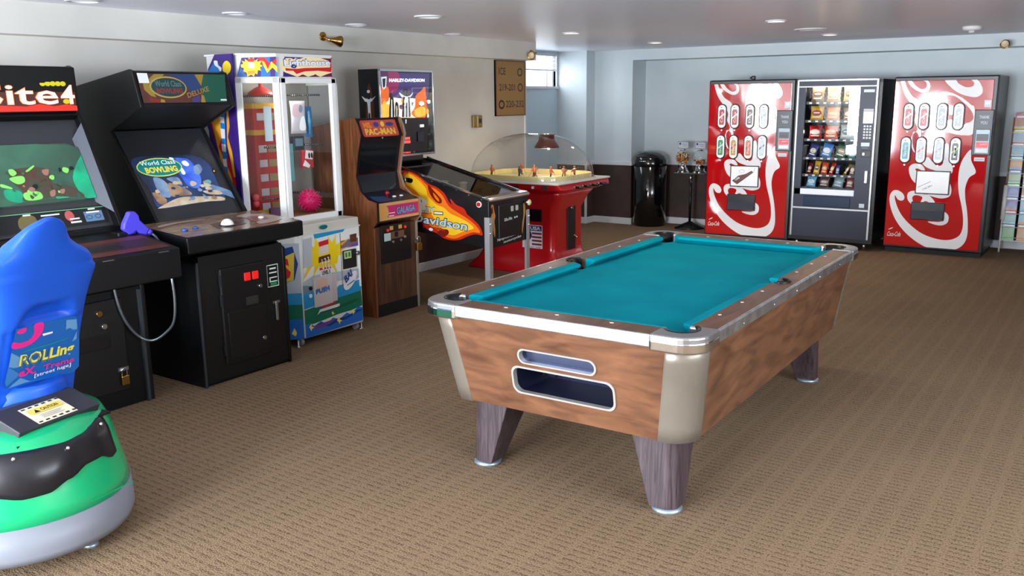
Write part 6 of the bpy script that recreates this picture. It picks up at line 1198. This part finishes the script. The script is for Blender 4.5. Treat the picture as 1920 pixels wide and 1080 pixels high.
# ------------------------------------------------------------------ brochure rack
rk = T('brochure_rack', 'leaning wire brochure rack at the right edge with white side rail', 'brochure rack', (-1.075, 10.62, 0), 0)
RW = .56; wire = M('rack_white', (240,238,232), .35); rd = M('rack_wood', (120,70,44), .5)
def ry(z): return .0+.17*(z/1.45)
for x in (0, RW): 
    G().tube([(x,ry(0)-.02,0),(x,ry(.35)-.02,.35)], .010).obj('front_leg', wire, rk); G().tube([(x,ry(.34)-.02,.34),(x,ry(.74)-.02,.70)], .022, 10).obj('side_rail', wire, rk)
    G().prism([(ry(.7),.70),(ry(1.40),1.40),(ry(1.40)+.03,1.40),(ry(.7)+.03,.70)], x-.008, x+.008, 'x').obj('side_board', rd, rk); G().tube([(x,.24,0),(x,.24,1.38)], .008).obj('rear_leg', wire, rk)
tiers = [.13,.27,.41,.55,.69,.83,.97,1.11,1.25]
for z in tiers:
    s_ = G().box(0, RW, ry(z)-.03, ry(z)+.035, z-.006, z).obj('tier_shelf', wire if z < .2 else M('shelf_clear', (150,150,150), .3), rk)
    G().tube([(0,ry(z)-.03,z+.03),(RW,ry(z)-.03,z+.03)], .003, 6).obj('tier_wire', wire if z < .2 else STEEL, s_)
bc = [(120,190,110),(140,200,190),(110,90,170),(90,110,190),(150,180,120),(210,140,60),(120,185,210),(150,190,220),(175,110,60),(200,150,170),(200,60,60),(90,160,190),(215,190,70),(100,130,170),(190,200,210),(170,90,120)]
nm = {(120,190,110):'green',(140,200,190):'mint',(110,90,170):'purple',(90,110,190):'blue',(150,180,120):'olive',(210,140,60):'orange',(120,185,210):'sky blue',(150,190,220):'pale blue',(175,110,60):'brown',(200,150,170):'pink',(200,60,60):'red',(90,160,190):'teal',(215,190,70):'yellow',(100,130,170):'slate',(190,200,210):'silver',(170,90,120):'plum'}
ords = ['bottom','second','third','fourth','fifth','sixth','seventh','eighth','top']
for c in range(4):
    for r, z in enumerate(tiers):
        col_ = bc[(r+c*5) % 16]; x = .012+c*.137
        b_ = T('brochure', '%s folded brochure on the %s tier, %s column of the rack' % (nm[col_], ords[r], ('first','second','third','last')[c]), 'brochure', (-1.075+x, 10.62+ry(z)-.012, z), 0, 'brochures in the wire rack')
        G().prism([(0,0),(.02,.20),(.026,.20),(.006,0)], 0, .112, 'x').obj('leaflet', M('leaf_%s' % (col_,), col_, .35), b_)
        c2 = bc[(r*3+c+7) % 16]; D('cover_print', b_, (0,0,0), (1,0,0), (0,.1,1), [('r','a',(.0,.112,.13,.195)), ('r','w',(.012,.10,.148,.168)), ('s','b',[(.01,.02),(.05,.04),(.10,.02),(.10,.10),(.05,.12),(.02,.09)])], {'a': c2, 'w': (235,235,230), 'b': tuple(int(v*.75+30) for v in col_)}, rough=.3)
